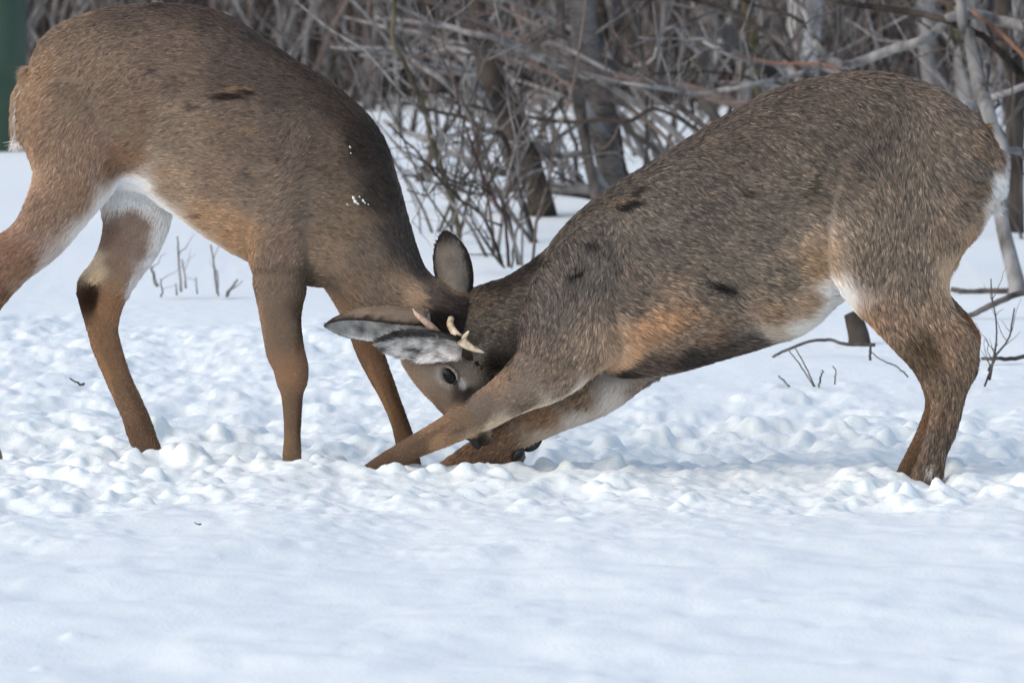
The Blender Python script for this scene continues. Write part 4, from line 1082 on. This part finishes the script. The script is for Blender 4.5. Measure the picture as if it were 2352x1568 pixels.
# green post at the left edge
D = float(ground_D(372)); ppm = FV / D
pm, N, L, b = nodes_mat('green_paint')
ns = N.new('ShaderNodeTexNoise'); ns.inputs['Scale'].default_value = 5; ns.inputs['Detail'].default_value = 4
rp = N.new('ShaderNodeValToRGB'); rp.color_ramp.elements[0].position = 0.4; rp.color_ramp.elements[0].color = (*srgb((34, 60, 44)), 1)
rp.color_ramp.elements[1].position = 0.65; rp.color_ramp.elements[1].color = (*srgb((52, 72, 56)), 1)
tc = N.new('ShaderNodeTexCoord'); L.new(tc.outputs['Object'], ns.inputs['Vector']); L.new(ns.outputs['Fac'], rp.inputs['Fac']); L.new(rp.outputs['Color'], b.inputs['Base Color'])
b.inputs['Roughness'].default_value = 0.5
c0 = W(-18, 372, D); r_ = 78 / ppm
mb = MB()
th = np.linspace(0, 2 * math.pi, 32, endpoint=False)
rings = []
for z, k in [(-0.1, 1), (0.0, 1), (0.5, 1), (1.15, 1), (1.19, 0.97), (1.20, 0.9)]:
    rings.append(np.stack([c0[0] + r_ * k * np.cos(th), c0[1] + 0.1 + r_ * k * np.sin(th), np.full(32, z)], 1))
mb.grid_rings(rings)
gp = empty('green_post', (c0[0], c0[1] + 0.1, 0), 'dark green round post behind the left deer\'s rump', 'post')
link('shaft', mb.mesh('shaft'), pm, gp)
mb = MB()
mb.grid_rings([np.stack([c0[0] + r_ * k * np.cos(th), c0[1] + 0.1 + r_ * k * np.sin(th), np.full(32, z)], 1) for z, k in [(1.201, 1.06), (1.23, 1.06), (1.26, 0.8), (1.275, 0.3)]])
link('cap', mb.mesh('cap'), pm, gp)

# pale trunks farther back
pale = [(1700, 40, 31), (1768, 34, 32), (1830, 88, 30), (1905, 34, 33), (2145, 46, 31.5), (2225, 58, 30.5), (2095, 30, 34), (1655, 30, 33), (1395, 36, 33), (1215, 30, 34), (1145, 32, 35), (2010, 24, 33), (240, 40, 35), (160, 30, 36),
        (1600, 34, 36), (2300, 34, 35), (1480, 30, 35), (620, 30, 37), (760, 26, 38), (1000, 30, 37)]
PL = {1830: 'widest pale grey trunk above the right deer\'s back', 1700: 'pale trunk left of the reddish broken stem', 1768: 'narrow pale trunk beside the dark leaning broken trunk', 2145: 'pale trunk behind the crooked grey limb\'s upper end',
      2225: 'pale trunk behind the straight grey sapling', 1395: 'pale trunk just right of the banded grey tree\'s top', 240: 'pale trunk above the left deer\'s rump', 1905: 'pale trunk right of the widest pale trunk'}
for u, w, D in pale:
    p = W(u, 300, D); base = (float(p[0]), float(D))
    root = empty('pale_tree', (base[0], base[1], snow_z(*base)), PL.get(u, 'faint pale trunk blurred far back in the thicket'), 'tree', 'pale trunks deep in the brush')
    P, R_ = tree_up(base, rng.uniform(4, 6), (rng.normal(0, 0.05), rng.normal(0, 0.03)), w / 2 / (FV / D))
    P = wiggle(P, 0.03); R_ = np.interp(np.linspace(0, 1, len(P)), np.linspace(0, 1, len(R_)), R_)
    mb = MB(); mb.tube(P, R_, 12)
    link('trunk', mb.mesh('trunk'), B_PALE if rng.random() < 0.75 else B_GREY, root)
    mb = MB()
    twigs_along(mb, P, R_, 9, 0.9, up=0.6, depth=1)
    link('twigs', mb.mesh('twigs'), B_GREY, root, kind='stuff')

# many-stemmed shrubs along the wood's edge
def shrub(u, D, n, hmin, hmax, mats, spread, ntw, rmin=0.004, rmax=0.011, label=None):
    p = W(u, 300, D); bx, by = float(p[0]), float(D)
    z0 = snow_z(bx, by) - 0.03
    root = empty('bare_shrub', (bx, by, z0), label or 'thin leafless shrub blurred deep in the brush', 'shrub', 'leafless shrubs along the wood\'s edge')
    tw = MB()
    for k in range(n):
        a = rng.uniform(0, 2 * math.pi); ln = rng.uniform(0.15, 1.0) * spread
        h = rng.uniform(hmin, hmax)
        m_ = 9
        t = np.linspace(0, 1, m_)
        dx, dy = math.cos(a) * ln * h, math.sin(a) * ln * h * 0.6
        P = np.stack([bx + rng.normal(0, 0.04) + dx * t ** 1.25, by + rng.normal(0, 0.05) + dy * t ** 1.25, z0 + h * (t - 0.22 * ln * t ** 2)], 1)
        P[1:] += np.cumsum(rng.normal(0, 0.014 * h, (m_ - 1, 3)), 0)
        r0 = rng.uniform(rmin, rmax)
        R_ = np.linspace(r0, r0 * 0.35, m_)
        mb = MB(); mb.tube(P, R_, 6)
        link('stem', mb.mesh('stem'), mats[rng.integers(len(mats))], root)
        twigs_along(tw, P, R_, ntw, 0.26 * h, up=0.35, depth=1)
    link('twigs', tw.mesh('twigs'), mats[rng.integers(len(mats))], root, kind='stuff')
MX = [B_GREY, B_BROWN, B_DARK, B_BROWN, B_GREY, B_GREY, B_RED]
for (u, D, lb) in [(980, 25.5, 'leafless shrub just right of the left deer\'s shoulder hump'), (1090, 26.5, 'leafless shrub behind the slim olive sapling'), (1160, 24.6, 'leafless shrub left of the leaning dark trunk'),
               (1250, 26.5, 'leafless shrub between the leaning dark trunk and the banded grey tree'), (1500, 27, 'leafless shrub right of the banded grey tree'), (1560, 26.8, 'leafless shrub second right of the banded grey tree'),
               (1640, 25.2, 'leafless shrub behind the middle of the right deer\'s back slope'), (1720, 27.2, 'leafless shrub left of the reddish broken stem'), (1820, 26, 'leafless shrub behind the dark leaning broken trunk'),
               (1930, 27, 'leafless shrub above the highest part of the right deer\'s back'), (2050, 25.6, 'leafless shrub under the crooked grey limb'), (2130, 27, 'leafless shrub right of the crooked grey limb\'s bend'),
               (2250, 26, 'leafless shrub behind the straight grey sapling'), (2340, 25.5, 'leafless shrub beside the dark trunk at the right edge'), (2400, 24, 'leafless shrub mostly outside the right edge')]:
    shrub(u, D, int(rng.integers(2, 5)), 0.9, 2.2, MX, 0.9, 4, label=lb)
for (u, D, lb) in [(1010, 22.6, 'low twiggy shrub in snow beside the left deer\'s neck'), (1110, 21.6, 'low twiggy shrub in snow right above the upright ear'), (1500, 23.8, 'low twiggy shrub against the right deer\'s shoulder line'),
               (1600, 22.8, 'low twiggy shrub against the right deer\'s lower back'), (1210, 21.2, 'low twiggy shrub nearest the right deer\'s dark neck crest'), (2330, 22.2, 'low twiggy shrub behind the right deer\'s tail')]:
    shrub(u, D, int(rng.integers(4, 6)), 0.5, 1.3, MX, 1.1, 4, 0.003, 0.007, label=lb)
for k in range(22):
    D = rng.uniform(28.5, 35); u = rng.uniform(-60, 2420) if k % 2 else rng.uniform(560, 2400)
    shrub(u, D, int(rng.integers(5, 9)), 1.0, 2.6, MX, 0.6, 4, 0.005, 0.014)

# the thicket beyond: stems and dead leaves that nobody could count
tm = MB()
for k in range(5200):
    D = 31.5 + 22 * rng.random() ** 1.4
    x = rng.uniform(-0.5, 0.5) * (D * 0.1425 + 11.0)
    h = rng.uniform(0.5, 2.6); a = rng.normal(0, 0.35, 2)
    z0 = snow_z(x, D) - 0.05
    t = np.linspace(0, 1, 5)
    P = np.stack([x + a[0] * h * t ** 1.3, D + a[1] * h * t, z0 + h * t], 1); P[1:] += np.cumsum(rng.normal(0, 0.03 * h, (4, 3)), 0)
    r0 = rng.uniform(0.004, 0.018)
    tm.tube(P, np.linspace(r0, r0 * 0.4, 5), 4)
me = tm.mesh('thicket')
o = link('thicket', me, kind='stuff')
for mt in (B_BROWN, B_GREY, B_DARK, B_RED):
    me.materials.append(mt)
pi = np.repeat(rng.integers(0, 4, 5200), 1)
nq, ntri = 4 * 4, 8
idx = np.concatenate([np.repeat(pi, nq), np.repeat(pi, ntri)])
if len(idx) == len(me.polygons):
    me.polygons.foreach_set('material_index', idx.astype(np.int32))
o['label'] = 'dense brown thicket of thin stems behind the shrubs'; o['category'] = 'thicket'

# dead leaves and grass of the undergrowth, a low brown mass
nl = 130000
D = 32.5 + 24 * rng.random(nl) ** 1.5
D += (rng.random(nl) < 0.1) * -1.5
x = rng.uniform(-0.5, 0.5, nl) * (D * 0.1425 + 11.0)
edge = 32.0 + 2.0 * (fbm(np.stack([x * 0.9, D * 0], 1), 91, 2) - 0.5) * 2
hh = rng.random(nl) ** 1.3 * (0.28 + 0.75 * fbm(np.stack([x * 1.3, D * 0.8], 1), 93, 2)) * sstep(-0.5, 2.5, D - edge)
c = np.stack([x, D, hh + 0.03], 1)
a1 = rng.normal(0, 1, (nl, 3)); a1 /= np.linalg.norm(a1, axis=1)[:, None]
a2 = rng.normal(0, 1, (nl, 3)); a2 -= (a1 * a2).sum(1)[:, None] * a1; a2 /= np.linalg.norm(a2, axis=1)[:, None]
s1 = rng.uniform(0.02, 0.055, nl)[:, None]; s2 = s1 * rng.uniform(0.15, 0.5, nl)[:, None]
V4 = np.stack([c - a1 * s1, c + a2 * s2, c + a1 * s1, c - a2 * s2], 1).reshape(-1, 3)
q = np.arange(nl * 4).reshape(-1, 4)
me = mesh_np('undergrowth', V4, q, smooth=False)
uo = link('undergrowth', me, kind='stuff')
LEAF = [plain('leaf_brown', (120, 109, 102), 0.9, 0.1), plain('leaf_grey', (138, 131, 125), 0.9, 0.1), plain('leaf_dark', (78, 70, 65), 0.9, 0.1), plain('leaf_rust', (136, 119, 110), 0.9, 0.1)]
for mt in LEAF:
    me.materials.append(mt)
me.polygons.foreach_set('material_index', rng.choice(4, nl, p=[0.36, 0.26, 0.26, 0.12]).astype(np.int32))
